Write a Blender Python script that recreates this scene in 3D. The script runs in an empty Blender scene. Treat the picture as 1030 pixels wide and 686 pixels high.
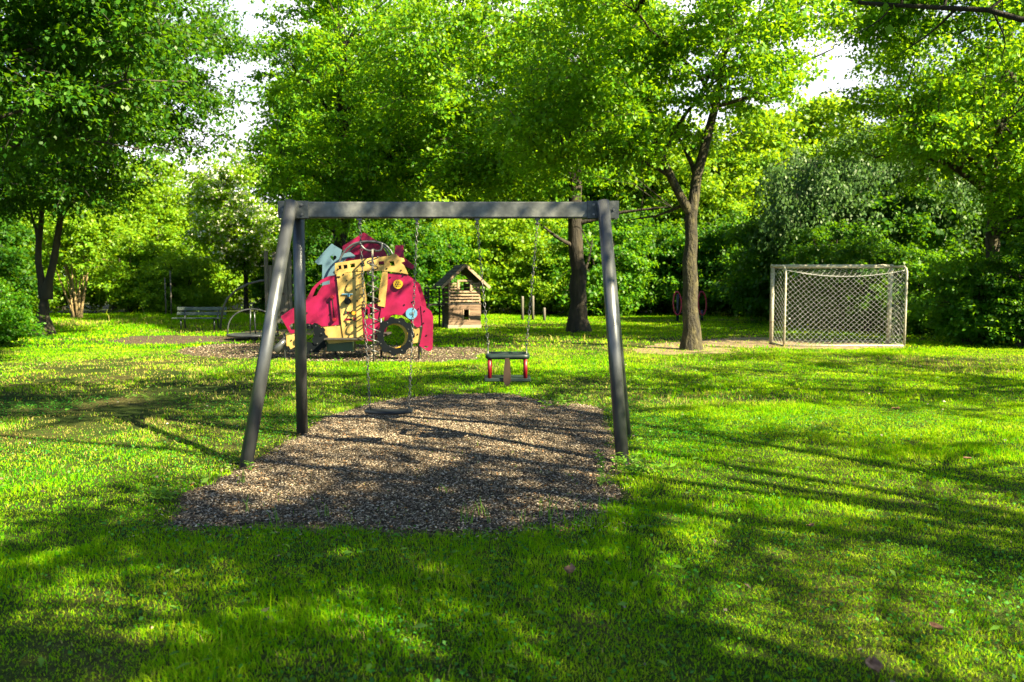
import bpy, math, random
import numpy as np
from mathutils import Vector, Matrix
from mathutils.geometry import tessellate_polygon

S = bpy.context.scene
COL = S.collection
R = math.radians

# ------------------------------------------------------------------ camera, sky, sun, exposure
CAM_H, FPX, HORIZON = 1.6, 800.0, 283.0
PITCH = -math.atan((343.0 - HORIZON) / FPX)
cam_data = bpy.data.cameras.new('camera')
cam = bpy.data.objects.new('camera', cam_data)
COL.objects.link(cam)
cam.location = (0, 0, CAM_H)
cam.rotation_euler = (math.pi / 2 + PITCH, 0, 0)
cam_data.sensor_width = 36
cam_data.lens = FPX / 1030 * 36
cam_data.clip_end = 3000
cam_data.clip_start = 0.05
cam_data.dof.use_dof = True
cam_data.dof.focus_distance = 7.6
cam_data.dof.aperture_fstop = 2.6
S.camera = cam

SUN_TO = Vector((0.80, -0.54, 0.76)).normalized()
SUN_EL = math.asin(SUN_TO.z)
w = bpy.data.worlds.new('World'); S.world = w; w.use_nodes = True
nt = w.node_tree; nt.nodes.clear()
out = nt.nodes.new('ShaderNodeOutputWorld')
bg = nt.nodes.new('ShaderNodeBackground')
sky = nt.nodes.new('ShaderNodeTexSky')
sky.sky_type = 'NISHITA'; sky.sun_disc = False
sky.sun_elevation = SUN_EL
sky.sun_rotation = math.atan2(SUN_TO.x, SUN_TO.y)
sky.air_density = 0.8; sky.dust_density = 0.3
tc = nt.nodes.new('ShaderNodeTexCoord')
mp = nt.nodes.new('ShaderNodeMapping'); mp.inputs['Scale'].default_value = (1, 1, 2.2)
nz = nt.nodes.new('ShaderNodeTexNoise'); nz.inputs['Scale'].default_value = 2.6; nz.inputs['Detail'].default_value = 6
cr = nt.nodes.new('ShaderNodeValToRGB')
cr.color_ramp.elements[0].position = .30; cr.color_ramp.elements[1].position = .55
mx = nt.nodes.new('ShaderNodeMix'); mx.data_type = 'RGBA'
mx.inputs[7].default_value = (6.2, 6.1, 6.5, 1)
nt.links.new(tc.outputs['Generated'], mp.inputs['Vector'])
nt.links.new(mp.outputs[0], nz.inputs['Vector'])
nt.links.new(nz.outputs['Fac'], cr.inputs['Fac'])
# the bank of bright cloud stands in the sky beyond the trees (towards +Y), the rest of the sky is clear
dp = nt.nodes.new('ShaderNodeVectorMath'); dp.operation = 'DOT_PRODUCT'; dp.inputs[1].default_value = (0, 1, 0)
nt.links.new(tc.outputs['Generated'], dp.inputs[0])
mr = nt.nodes.new('ShaderNodeMapRange'); mr.interpolation_type = 'SMOOTHSTEP'; mr.inputs[1].default_value = .45; mr.inputs[2].default_value = .8
nt.links.new(dp.outputs['Value'], mr.inputs[0])
ml = nt.nodes.new('ShaderNodeMath'); ml.operation = 'MULTIPLY'
nt.links.new(cr.outputs['Color'], ml.inputs[0]); nt.links.new(mr.outputs[0], ml.inputs[1])
nt.links.new(ml.outputs[0], mx.inputs[0])
nt.links.new(sky.outputs[0], mx.inputs[6])
nt.links.new(mx.outputs[2], bg.inputs['Color'])
bg.inputs['Strength'].default_value = 0.05
nt.links.new(bg.outputs[0], out.inputs['Surface'])

sd = bpy.data.lights.new('sun', 'SUN'); sun = bpy.data.objects.new('sun', sd); COL.objects.link(sun)
sd.energy = 5.0; sd.angle = R(0.5); sd.color = (1.0, 0.87, 0.56)
sun.rotation_euler = SUN_TO.to_track_quat('Z', 'Y').to_euler()
sun.location = SUN_TO * 40

S.view_settings.view_transform = 'Standard'
S.view_settings.look = 'None'
S.view_settings.gamma = 1
S.view_settings.exposure = 2.6
S.render.engine = 'CYCLES'
cy = S.cycles
cy.max_bounces = 8; cy.diffuse_bounces = 5; cy.glossy_bounces = 2; cy.transmission_bounces = 4; cy.transparent_max_bounces = 4
cy.caustics_reflective = False; cy.caustics_refractive = False
cy.use_denoising = True
cy.sample_clamp_indirect = 6

# ------------------------------------------------------------------ pixel -> world helpers (photo pixels, 1030 wide)
_fw = Vector((0, math.cos(PITCH), math.sin(PITCH)))
_up = Vector((0, -math.sin(PITCH), math.cos(PITCH)))
def ray(px, py):
    return _fw + Vector((1, 0, 0)) * ((px - 515) / FPX) + _up * ((343 - py) / FPX)
def P(px, py, Y):
    d = ray(px, py); t = Y / d.y
    return Vector((0, 0, CAM_H)) + d * t
def G(px, py, z=0.0):
    d = ray(px, py); t = (z - CAM_H) / d.z
    return Vector((0, 0, CAM_H)) + d * t

# ------------------------------------------------------------------ object helpers
def np_mesh(name, V, loops, totals, smooth=False):
    me = bpy.data.meshes.new(name)
    V = np.ascontiguousarray(V, dtype=np.float32)
    me.vertices.add(len(V)); me.vertices.foreach_set('co', V.ravel())
    loops = np.ascontiguousarray(loops, dtype=np.int32); totals = np.ascontiguousarray(totals, dtype=np.int32)
    me.loops.add(len(loops)); me.loops.foreach_set('vertex_index', loops)
    me.polygons.add(len(totals))
    st = np.concatenate([[0], np.cumsum(totals)[:-1]]).astype(np.int32)
    me.polygons.foreach_set('loop_start', st)
    me.polygons.foreach_set('loop_total', totals)
    if smooth:
        me.polygons.foreach_set('use_smooth', np.ones(len(totals), dtype=bool))
    me.update(calc_edges=True); me.validate()
    return me

def link(name, me, mat, parent=None, loc=None):
    o = bpy.data.objects.new(name, me); COL.objects.link(o)
    if mat is not None:
        for m in (mat if isinstance(mat, (list, tuple)) else [mat]): me.materials.append(m)
    if parent is not None: o.parent = parent
    if loc is not None: o.location = loc
    return o

def tag(o, label=None, cat=None, group=None, kind=None):
    if label: o['label'] = label
    if cat: o['category'] = cat
    if group: o['group'] = group
    if kind: o['kind'] = kind
    return o

def thing(name, label, cat, loc, group=None, rz=0):
    o = bpy.data.objects.new(name, None); COL.objects.link(o)
    o.empty_display_size = .2
    o.location = loc; o.rotation_euler = (0, 0, rz)
    return tag(o, label, cat, group)

def copy_tree(root, loc, rz=0, scale=1.0, label=None, group=None):
    r = root.copy(); COL.objects.link(r)
    r.location = loc; r.rotation_euler = (0, 0, rz)
    r.scale = (scale, scale, scale) if not isinstance(scale, tuple) else scale
    if label: r['label'] = label
    if group: r['group'] = group
    for ch in list(root.children):
        c = ch.copy(); COL.objects.link(c); c.parent = r
        for g in ch.children:
            d = g.copy(); COL.objects.link(d); d.parent = c
    return r

class MB:
    """collects shapes; build() links them as one mesh object"""
    def __init__(s): s.v = []; s.f = []; s.sm = []
    def add(s, vs, fs, smooth=False):
        b = len(s.v); s.v += [tuple(v) for v in vs]
        for f in fs: s.f.append([i + b for i in f]); s.sm.append(smooth)
        return s
    def box(s, c, size, M=None, bevel=0.0):
        x, y, z = size[0] / 2, size[1] / 2, size[2] / 2
        b = min(bevel, x * .45, y * .45, z * .45)
        if b <= 0:
            vs = [Vector((i * x, j * y, k * z)) for i in (-1, 1) for j in (-1, 1) for k in (-1, 1)]
            fs = [(0, 1, 3, 2), (4, 6, 7, 5), (0, 4, 5, 1), (2, 3, 7, 6), (0, 2, 6, 4), (1, 5, 7, 3)]
        else:
            vs = []; idx = {}
            for i in (-1, 1):
                for j in (-1, 1):
                    for k in (-1, 1):
                        for ax in range(3):
                            p = [i * (x - b), j * (y - b), k * (z - b)]
                            p[ax] = (i * x, j * y, k * z)[ax]
                            idx[(i, j, k, ax)] = len(vs); vs.append(Vector(p))
            fs = []
            def q(*a): fs.append(tuple(idx[t] for t in a))
            for sg in (-1, 1):
                q((sg, -1, -1, 0), (sg, 1, -1, 0), (sg, 1, 1, 0), (sg, -1, 1, 0))
                q((-1, sg, -1, 1), (1, sg, -1, 1), (1, sg, 1, 1), (-1, sg, 1, 1))
                q((-1, -1, sg, 2), (1, -1, sg, 2), (1, 1, sg, 2), (-1, 1, sg, 2))
            for a in (-1, 1):
                for c2 in (-1, 1):
                    q((a, c2, -1, 0), (a, c2, 1, 0), (a, c2, 1, 1), (a, c2, -1, 1))
                    q((a, -1, c2, 0), (a, 1, c2, 0), (a, 1, c2, 2), (a, -1, c2, 2))
                    q((-1, a, c2, 1), (1, a, c2, 1), (1, a, c2, 2), (-1, a, c2, 2))
            for i in (-1, 1):
                for j in (-1, 1):
                    for k in (-1, 1): q((i, j, k, 0), (i, j, k, 1), (i, j, k, 2))
        if M is not None: vs = [M @ v for v in vs]
        c = Vector(c)
        return s.add([v + c for v in vs], fs)
    def beam(s, a, b, wx, wz, bevel=0.0):
        a = Vector(a); b = Vector(b); d = b - a
        M = d.to_track_quat('X', 'Z').to_matrix()
        return s.box((a + b) / 2, (d.length, wx, wz), M, bevel)
    def tube(s, pts, rad, sides=10, closed=False, caps=True):
        pts = [Vector(p) for p in pts]; n = len(pts)
        if not isinstance(rad, (list, tuple)): rad = [rad] * n
        vs = []; prev = None
        for i, p in enumerate(pts):
            if closed: t = pts[(i + 1) % n] - pts[i - 1]
            else: t = pts[min(i + 1, n - 1)] - pts[max(i - 1, 0)]
            t.normalize()
            if prev is None:
                u = t.orthogonal().normalized()
            else:
                u = prev - t * prev.dot(t)
                if u.length < 1e-5: u = t.orthogonal()
                u.normalize()
            prev = u; vv = t.cross(u)
            for k in range(sides):
                a = 2 * math.pi * k / sides
                vs.append(p + (u * math.cos(a) + vv * math.sin(a)) * rad[i])
        fs = []
        for i in range(n if closed else n - 1):
            j = (i + 1) % n
            for k in range(sides):
                k2 = (k + 1) % sides
                fs.append((i * sides + k, i * sides + k2, j * sides + k2, j * sides + k))
        s.add(vs, fs, True)
        if caps and not closed:
            b = len(s.v) - len(vs)
            s.f.append([b + k for k in range(sides)][::-1]); s.sm.append(False)
            s.f.append([b + (n - 1) * sides + k for k in range(sides)]); s.sm.append(False)
        return s
    def disc(s, c, axis, r, h, sides=20):
        c = Vector(c); a = Vector(axis).normalized()
        return s.tube([c - a * h / 2, c + a * h / 2], r, sides)
    def prism(s, loops, yf, t):
        """loops: list of [(x,z)...], outer first, then holes; front face at y=yf, thickness t (towards +y)"""
        L = [[Vector((x, z, 0)) for x, z in lp] for lp in loops]
        tri = tessellate_polygon(L)
        flat = [p for lp in L for p in lp]; n = len(flat)
        vs = [Vector((p.x, yf, p.y)) for p in flat] + [Vector((p.x, yf + t, p.y)) for p in flat]
        fs = [tuple(x) for x in tri] + [tuple(i + n for i in reversed(x)) for x in tri]
        b = 0
        for lp in L:
            m = len(lp)
            for i in range(m):
                j = (i + 1) % m
                fs.append((b + i, b + j, b + j + n, b + i + n))
            b += m
        return s.add(vs, fs)
    def build(s, name, mat, parent=None, origin=None):
        if origin is None: origin = parent.location if parent is not None else Vector((0, 0, 0))
        origin = Vector(origin)
        me = bpy.data.meshes.new(name)
        me.from_pydata([tuple(Vector(v) - origin) for v in s.v], [], s.f)
        me.polygons.foreach_set('use_smooth', s.sm)
        me.update(); 
        import bmesh
        bm = bmesh.new(); bm.from_mesh(me); bmesh.ops.recalc_face_normals(bm, faces=bm.faces); bm.to_mesh(me); bm.free()
        o = link(name, me, mat, parent)
        if parent is None: o.location = origin
        return o

# ------------------------------------------------------------------ materials
def newmat(name):
    m = bpy.data.materials.new(name); m.use_nodes = True
    n = m.node_tree; n.nodes.clear()
    o = n.nodes.new('ShaderNodeOutputMaterial')
    return m, n, o

def ramp(n, fac, cols):
    c = n.nodes.new('ShaderNodeValToRGB')
    e = c.color_ramp.elements
    while len(e) < len(cols): e.new(.5)
    for i, (p, col) in enumerate(cols):
        e[i].position = p; e[i].color = (*col, 1)
    n.links.new(fac, c.inputs['Fac'])
    return c.outputs['Color']

def noise(n, scale, detail=4, rough=.55, coord='Object', stretch=None):
    t = n.nodes.new('ShaderNodeTexCoord'); x = n.nodes.new('ShaderNodeTexNoise')
    x.inputs['Scale'].default_value = scale; x.inputs['Detail'].default_value = detail; x.inputs['Roughness'].default_value = rough
    if stretch:
        mp = n.nodes.new('ShaderNodeMapping'); mp.inputs['Scale'].default_value = stretch
        n.links.new(t.outputs[coord], mp.inputs[0]); n.links.new(mp.outputs[0], x.inputs['Vector'])
    else: n.links.new(t.outputs[coord], x.inputs['Vector'])
    return x.outputs['Fac']

def mixc(n, fac, a, b, mode='MIX'):
    m = n.nodes.new('ShaderNodeMix'); m.data_type = 'RGBA'; m.blend_type = mode
    for sock, v in ((0, fac), (6, a), (7, b)):
        if isinstance(v, (int, float)): m.inputs[sock].default_value = v
        elif isinstance(v, tuple): m.inputs[sock].default_value = (*v, 1)
        else: n.links.new(v, m.inputs[sock])
    return m.outputs[2]

def surface(name, cols, scale=6, rough=.6, metal=0.0, bump=.0, bscale=None, stretch=None, detail=5, spec=.5):
    """principled surface whose colour wanders between cols through noise"""
    m, n, o = newmat(name)
    b = n.nodes.new('ShaderNodeBsdfPrincipled')
    f = noise(n, scale, detail, stretch=stretch)
    k = len(cols)
    c = ramp(n, f, [(.3 + .4 * i / max(1, k - 1), col) for i, col in enumerate(cols)])
    n.links.new(c, b.inputs['Base Color'])
    b.inputs['Roughness'].default_value = rough; b.inputs['Metallic'].default_value = metal
    b.inputs['Specular IOR Level'].default_value = spec
    if bump:
        bn = n.nodes.new('ShaderNodeBump'); bn.inputs['Strength'].default_value = bump; bn.inputs['Distance'].default_value = .02 if bump < .8 else .06
        n.links.new(noise(n, bscale or scale * 3, 6, stretch=stretch), bn.inputs['Height'])
        n.links.new(bn.outputs[0], b.inputs['Normal'])
    n.links.new(b.outputs[0], o.inputs['Surface'])
    return m

def leafmat(name, dark, mid, light, trans, tfac=.5, gloss=.02):
    m, n, o = newmat(name)
    g = n.nodes.new('ShaderNodeNewGeometry')
    big = noise(n, .55, 2)
    add = n.nodes.new('ShaderNodeMath'); add.operation = 'MULTIPLY_ADD'
    add.inputs[1].default_value = .55
    sub = n.nodes.new('ShaderNodeMath'); sub.operation = 'MULTIPLY_ADD'; sub.inputs[1].default_value = .9; sub.inputs[2].default_value = -.22
    n.links.new(big, sub.inputs[0])
    n.links.new(g.outputs['Random Per Island'], add.inputs[0]); n.links.new(sub.outputs[0], add.inputs[2])
    c = ramp(n, add.outputs[0], [(.1, dark), (.5, mid), (.92, light)])
    tcx = mixc(n, 0.6, c, trans)
    d = n.nodes.new('ShaderNodeBsdfDiffuse'); t = n.nodes.new('ShaderNodeBsdfTranslucent'); gl = n.nodes.new('ShaderNodeBsdfGlossy')
    gl.inputs['Roughness'].default_value = .5; gl.inputs['Color'].default_value = (.9, .9, .8, 1)
    n.links.new(c, d.inputs['Color']); n.links.new(tcx, t.inputs['Color'])
    m1 = n.nodes.new('ShaderNodeMixShader'); m1.inputs[0].default_value = tfac
    n.links.new(d.outputs[0], m1.inputs[1]); n.links.new(t.outputs[0], m1.inputs[2])
    m2 = n.nodes.new('ShaderNodeMixShader'); m2.inputs[0].default_value = gloss
    n.links.new(m1.outputs[0], m2.inputs[1]); n.links.new(gl.outputs[0], m2.inputs[2])
    n.links.new(m2.outputs[0], o.inputs['Surface'])
    return m

M = {}
M['leaf_maple'] = leafmat('maple_leaf', (.018, .10, .002), (.07, .235, .003), (.20, .37, .006), (.40, .62, .005))
M['leaf_dark'] = leafmat('dark_leaf', (.006, .045, .002), (.018, .095, .003), (.07, .18, .005), (.22, .44, .005), .45)  # backlit shade of the left-hand crowns is put into this darker leaf colour
M['leaf_yellow'] = leafmat('yellow_green_leaf', (.04, .14, .003), (.115, .26, .005), (.24, .38, .009), (.44, .60, .007), .5)  # sunlit, shone-through look of the back hedge is put into this lighter leaf colour
M['leaf_shrub'] = leafmat('shrub_leaf', (.009, .07, .002), (.035, .155, .003), (.12, .27, .006), (.28, .52, .005))
M['leaf_blue'] = leafmat('grey_green_leaf', (.018, .06, .014), (.045, .115, .028), (.11, .19, .065), (.16, .30, .05), .4)
M['blossom'] = leafmat('white_blossom', (.5, .5, .42), (.62, .63, .5), (.75, .75, .66), (.6, .65, .45), .3)
M['weed'] = leafmat('weed_leaf', (.05, .15, .01), (.10, .23, .02), (.18, .32, .05), (.3, .45, .03), .4)
M['bark'] = surface('tree_bark', [(.007, .006, .004), (.018, .014, .009), (.042, .033, .019)], 5, .9, bump=.9, bscale=14, stretch=(1, 1, .25))
M['bark_moss'] = surface('mossy_bark', [(.006, .005, .003), (.022, .018, .010), (.045, .038, .015), (.11, .092, .04)], 9, .9, bump=1.0, bscale=22, stretch=(1, 1, .4), detail=9)
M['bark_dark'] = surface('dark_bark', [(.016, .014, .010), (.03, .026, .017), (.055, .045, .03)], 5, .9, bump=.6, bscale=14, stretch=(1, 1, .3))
M['bark_pale'] = surface('pale_bark', [(.12, .09, .045), (.22, .16, .075), (.32, .24, .11)], 5, .9, bump=.4)
M['steel'] = surface('galvanised_steel', [(.055, .06, .066), (.085, .09, .097), (.125, .13, .135)], 9, .36, .6, bump=.03, bscale=40, stretch=(1, 1, .2))
M['steel_dark'] = surface('weathered_galvanised_plate', [(.022, .03, .034), (.042, .05, .055), (.08, .088, .09)], 14, .55, .4)
M['beam_steel'] = surface('mottled_zinc_beam', [(.04, .045, .047), (.085, .092, .092), (.16, .165, .158)], 9, .55, .35, detail=8)
M['chain'] = surface('zinc_chain', [(.085, .085, .085), (.145, .143, .14)], 30, .4, .7)
M['rubber'] = surface('black_rubber', [(.004, .007, .012), (.009, .014, .021)], 20, .6, spec=.25)
M['rubber_green'] = surface('dark_green_rubber', [(.003, .012, .010), (.006, .02, .016)], 15, .5)
M['red_post'] = surface('red_paint', [(.13, .002, .007), (.18, .003, .010)], 10, .4)
M['wood_paddle'] = surface('brown_wood_paddle', [(.018, .008, .0025), (.04, .019, .006)], 9, .6, stretch=(1, 1, .2))
M['magenta'] = surface('magenta_board', [(.125, .0012, .022), (.19, .0015, .034), (.225, .003, .050)], 3.2, .5, detail=9, spec=.35, bump=.05)
M['tan'] = surface('ochre_yellow_board', [(.25, .16, .045), (.35, .235, .068), (.42, .295, .10)], 4, .55, detail=9, spec=.35, bump=.05)
M['bluepanel'] = surface('pale_blue_board', [(.055, .105, .15), (.072, .135, .18)], 3, .45)
M['blue'] = surface('light_blue_plastic', [(.06, .18, .30), (.08, .21, .33)], 5, .4)
M['yellow'] = surface('yellow_plastic', [(.45, .26, .006), (.52, .31, .01)], 5, .4)
M['orange'] = surface('orange_plastic', [(.70, .22, .01), (.75, .25, .02)], 5, .4)
M['black'] = surface('black_board', [(.0025, .004, .006), (.005, .007, .009)], 6, .7, spec=.08)
M['darkgreen'] = surface('dark_green_board', [(.008, .03, .018), (.014, .045, .025)], 5, .5)
M['goal'] = surface('chipped_white_paint', [(.20, .16, .08), (.38, .35, .27), (.48, .46, .40)], 22, .55, detail=6)
M['net'] = surface('white_net_cord', [(.42, .44, .40), (.52, .54, .5)], 8, .8)
M['wood_log'] = surface('brown_boards', [(.07, .038, .022), (.13, .08, .048), (.22, .145, .092)], 5, .75, bump=.3, stretch=(.5, 1, 6))
M['wood_pale'] = surface('pale_weathered_wood', [(.18, .115, .072), (.27, .185, .12), (.34, .25, .17)], 7, .75, stretch=(.5, 1, 4))
M['wood_dark'] = surface('dark_stained_wood', [(.012, .010, .009), (.024, .02, .017), (.04, .032, .026)], 6, .75, stretch=(4, 4, .6))
M['wood_grey'] = surface('grey_weathered_wood', [(.06, .054, .046), (.11, .098, .082), (.165, .15, .125)], 7, .8, stretch=(4, 4, .5))
M['roof_felt'] = surface('dark_roof_shingle', [(.016, .017, .020), (.028, .03, .034), (.05, .052, .056)], 9, .85)
M['sandstone'] = surface('pale_foundation', [(.20, .165, .12), (.28, .235, .18)], 9, .9)
M['bench'] = surface('grey_blue_bench_paint', [(.07, .095, .095), (.11, .14, .135)], 5, .5)
M['exercise_red'] = surface('pink_red_enamel', [(.38, .02, .05), (.46, .03, .07)], 5, .35)
M['exercise_blue'] = surface('dark_blue_enamel', [(.008, .013, .035), (.014, .02, .05)], 5, .35)
M['drygrass'] = surface('dead_leaf', [(.12, .05, .025), (.28, .15, .09)], 30, .8)

# ------------------------------------------------------------------ value noise for the ground
_rng = np.random.default_rng(7)
_T = _rng.random((256, 256))
def vnoise(x, y, sc):
    x = np.asarray(x, float) * sc + 100.3; y = np.asarray(y, float) * sc + 57.1
    xi = np.floor(x).astype(int); yi = np.floor(y).astype(int); fx = x - xi; fy = y - yi
    fx = fx * fx * (3 - 2 * fx); fy = fy * fy * (3 - 2 * fy)
    g = lambda a, b: _T[a % 256, b % 256]
    return (g(xi, yi) * (1 - fx) + g(xi + 1, yi) * fx) * (1 - fy) + (g(xi, yi + 1) * (1 - fx) + g(xi + 1, yi + 1) * fx) * fy
def hgt(x, y):
    return (vnoise(x, y, .35) - .5) * .05 + (vnoise(x, y, 1.3) - .5) * .018

# patches (photo pixels on the ground)
def gpoly(pp): return [(G(a, b).x, G(a, b).y) for a, b in pp]
BARK = gpoly([(166, 519), (196, 492), (232, 474), (268, 456), (300, 440), (330, 420), (352, 411), (400, 402), (440, 398.5), (480, 397), (522, 399), (556, 404),
              (585, 407), (604, 412), (613, 430), (617, 452), (618, 474), (612, 492), (609, 512), (596, 529), (555, 534), (500, 535), (440, 538), (380, 536), (300, 535),
              (240, 532), (200, 531), (172, 528)])
BARK2 = gpoly([(180, 352), (215, 346.5), (262, 346), (330, 345), (400, 347), (440, 349), (482, 350), (486, 357), (470, 363), (420, 365), (360, 364.5), (300, 363.5), (240, 361), (190, 358)])
BARK3 = gpoly([(112, 343), (135, 338.5), (170, 338), (220, 338.5), (285, 338), (300, 340.5), (292, 343.5), (240, 344.5), (170, 345.5), (125, 346)])
DIRT = gpoly([(702, 343), (735, 339.5), (772, 339), (800, 341), (880, 342.5), (906, 345), (900, 349.5), (850, 351), (790, 350.5), (740, 349), (705, 347)])
DIRT2 = gpoly([(640, 352), (662, 346), (686, 344), (705, 347), (735, 350), (740, 354), (712, 357), (672, 358), (644, 356)])
DIRT3 = gpoly([(250, 332.5), (300, 331), (345, 332), (345, 336), (300, 337), (250, 336)])

def poly_sd(poly, x, y):
    """signed distance to polygon (negative inside)"""
    x = np.asarray(x, float); y = np.asarray(y, float)
    d = np.full(x.shape, 1e9); ins = np.zeros(x.shape, bool)
    n = len(poly)
    for i in range(n):
        ax, ay = poly[i]; bx, by = poly[(i + 1) % n]
        ex, ey = bx - ax, by - ay
        t = np.clip(((x - ax) * ex + (y - ay) * ey) / (ex * ex + ey * ey), 0, 1)
        d = np.minimum(d, np.hypot(x - ax - t * ex, y - ay - t * ey))
        c = ((ay > y) != (by > y)) & (x < (bx - ax) * (y - ay) / ((by - ay) if by != ay else 1e-9) + ax)
        ins ^= c
    return np.where(ins, -d, d)

# ------------------------------------------------------------------ ground
def make_ground():
    xs = np.concatenate([np.linspace(-900, -45, 10)[:-1], np.linspace(-45, 45, 241), np.linspace(45, 900, 10)[1:]])
    ys = np.concatenate([np.linspace(-600, -12, 8)[:-1], np.linspace(-12, 60, 241), np.linspace(60, 1800, 12)[1:]])
    X, Y = np.meshgrid(xs, ys)
    V = np.stack([X, Y, hgt(X, Y)], -1).reshape(-1, 3)
    nx, ny = len(xs), len(ys)
    i = np.arange((nx - 1) * (ny - 1)); r = i // (nx - 1); c = i % (nx - 1)
    a = r * nx + c
    F = np.stack([a, a + 1, a + nx + 1, a + nx], 1)
    me = np_mesh('ground', V, F.ravel(), np.full(len(F), 4), True)
    m, n, o = newmat('lawn_soil')
    b = n.nodes.new('ShaderNodeBsdfPrincipled'); b.inputs['Roughness'].default_value = .95; b.inputs['Specular IOR Level'].default_value = .1
    c1 = ramp(n, noise(n, .8, 6), [(.3, (.014, .030, .004)), (.5, (.035, .055, .008)), (.72, (.085, .072, .025))])
    c2 = ramp(n, noise(n, 28, 5), [(.3, (.35, .35, .35)), (.7, (1.2, 1.2, 1.2))])
    n.links.new(mixc(n, 1.0, c1, c2, 'MULTIPLY'), b.inputs['Base Color'])
    bn = n.nodes.new('ShaderNodeBump'); bn.inputs['Strength'].default_value = .8; bn.inputs['Distance'].default_value = .03
    n.links.new(noise(n, 40, 4), bn.inputs['Height']); n.links.new(bn.outputs[0], b.inputs['Normal'])
    n.links.new(b.outputs[0], o.inputs['Surface'])
    tag(link('ground', me, m), kind='structure')

def sheet(name, poly, mat, dz, cell=.12, edge=.10):
    """a patch that follows the ground a few mm above it, with a ragged edge"""
    pa = np.array(poly); x0, y0 = pa.min(0) - .4; x1, y1 = pa.max(0) + .4
    nx = max(4, int((x1 - x0) / cell)); ny = max(4, int((y1 - y0) / cell))
    X, Y = np.meshgrid(np.linspace(x0, x1, nx), np.linspace(y0, y1, ny))
    sd_ = poly_sd(poly, X, Y) + (vnoise(X, Y, 2.2) - .5) * 2 * edge
    V = np.stack([X, Y, hgt(X, Y) + dz - .02 * np.clip(sd_ / .2, -0, 1)], -1).reshape(-1, 3)
    i = np.arange((nx - 1) * (ny - 1)); r = i // (nx - 1); c = i % (nx - 1); a = r * nx + c
    F = np.stack([a, a + 1, a + nx + 1, a + nx], 1)
    keep = (sd_.reshape(-1)[F] < .08).any(1)
    F = F[keep]
    used = np.unique(F); mp_ = np.full(len(V), -1); mp_[used] = np.arange(len(used))
    me = np_mesh(name, V[used], mp_[F].ravel(), np.full(len(F), 4), True)
    return tag(link(name, me, mat), kind='structure')

def barkmat(name, cols, sc=55):
    m, n, o = newmat(name)
    b = n.nodes.new('ShaderNodeBsdfPrincipled'); b.inputs['Roughness'].default_value = .9; b.inputs['Specular IOR Level'].default_value = .2
    t = n.nodes.new('ShaderNodeTexCoord'); v = n.nodes.new('ShaderNodeTexVoronoi'); v.inputs['Scale'].default_value = sc
    n.links.new(t.outputs['Object'], v.inputs['Vector'])
    sp = n.nodes.new('ShaderNodeSeparateColor'); n.links.new(v.outputs['Color'], sp.inputs[0])
    c = ramp(n, sp.outputs[0], [(i / (len(cols) - 1), q) for i, q in enumerate(cols)])
    n.links.new(c, b.inputs['Base Color'])
    bn = n.nodes.new('ShaderNodeBump'); bn.inputs['Strength'].default_value = 1; bn.inputs['Distance'].default_value = .02
    n.links.new(v.outputs['Distance'], bn.inputs['Height']); n.links.new(bn.outputs[0], b.inputs['Normal'])
    n.links.new(b.outputs[0], o.inputs['Surface'])
    return m
M['mulch'] = barkmat('wood_chip_bed', [(.014, .010, .006), (.045, .032, .02), (.09, .065, .042), (.15, .115, .075)])
M['dirt'] = surface('bare_trodden_soil', [(.10, .068, .036), (.16, .115, .06), (.25, .185, .11)], 5, .95, bump=.6, bscale=60)

def chipmat():
    m, n, o = newmat('wood_chips')
    g = n.nodes.new('ShaderNodeNewGeometry')
    c = ramp(n, g.outputs['Random Per Island'], [(0, (.018, .014, .010)), (.30, (.058, .043, .029)), (.58, (.14, .108, .076)), (.82, (.27, .22, .16)), (.93, (.50, .43, .34)), (1, (.28, .11, .012))])
    b = n.nodes.new('ShaderNodeBsdfPrincipled'); b.inputs['Roughness'].default_value = .85; b.inputs['Specular IOR Level'].default_value = .25
    n.links.new(c, b.inputs['Base Color']); n.links.new(b.outputs[0], o.inputs['Surface'])
    return m
M['chips'] = chipmat()

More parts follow.
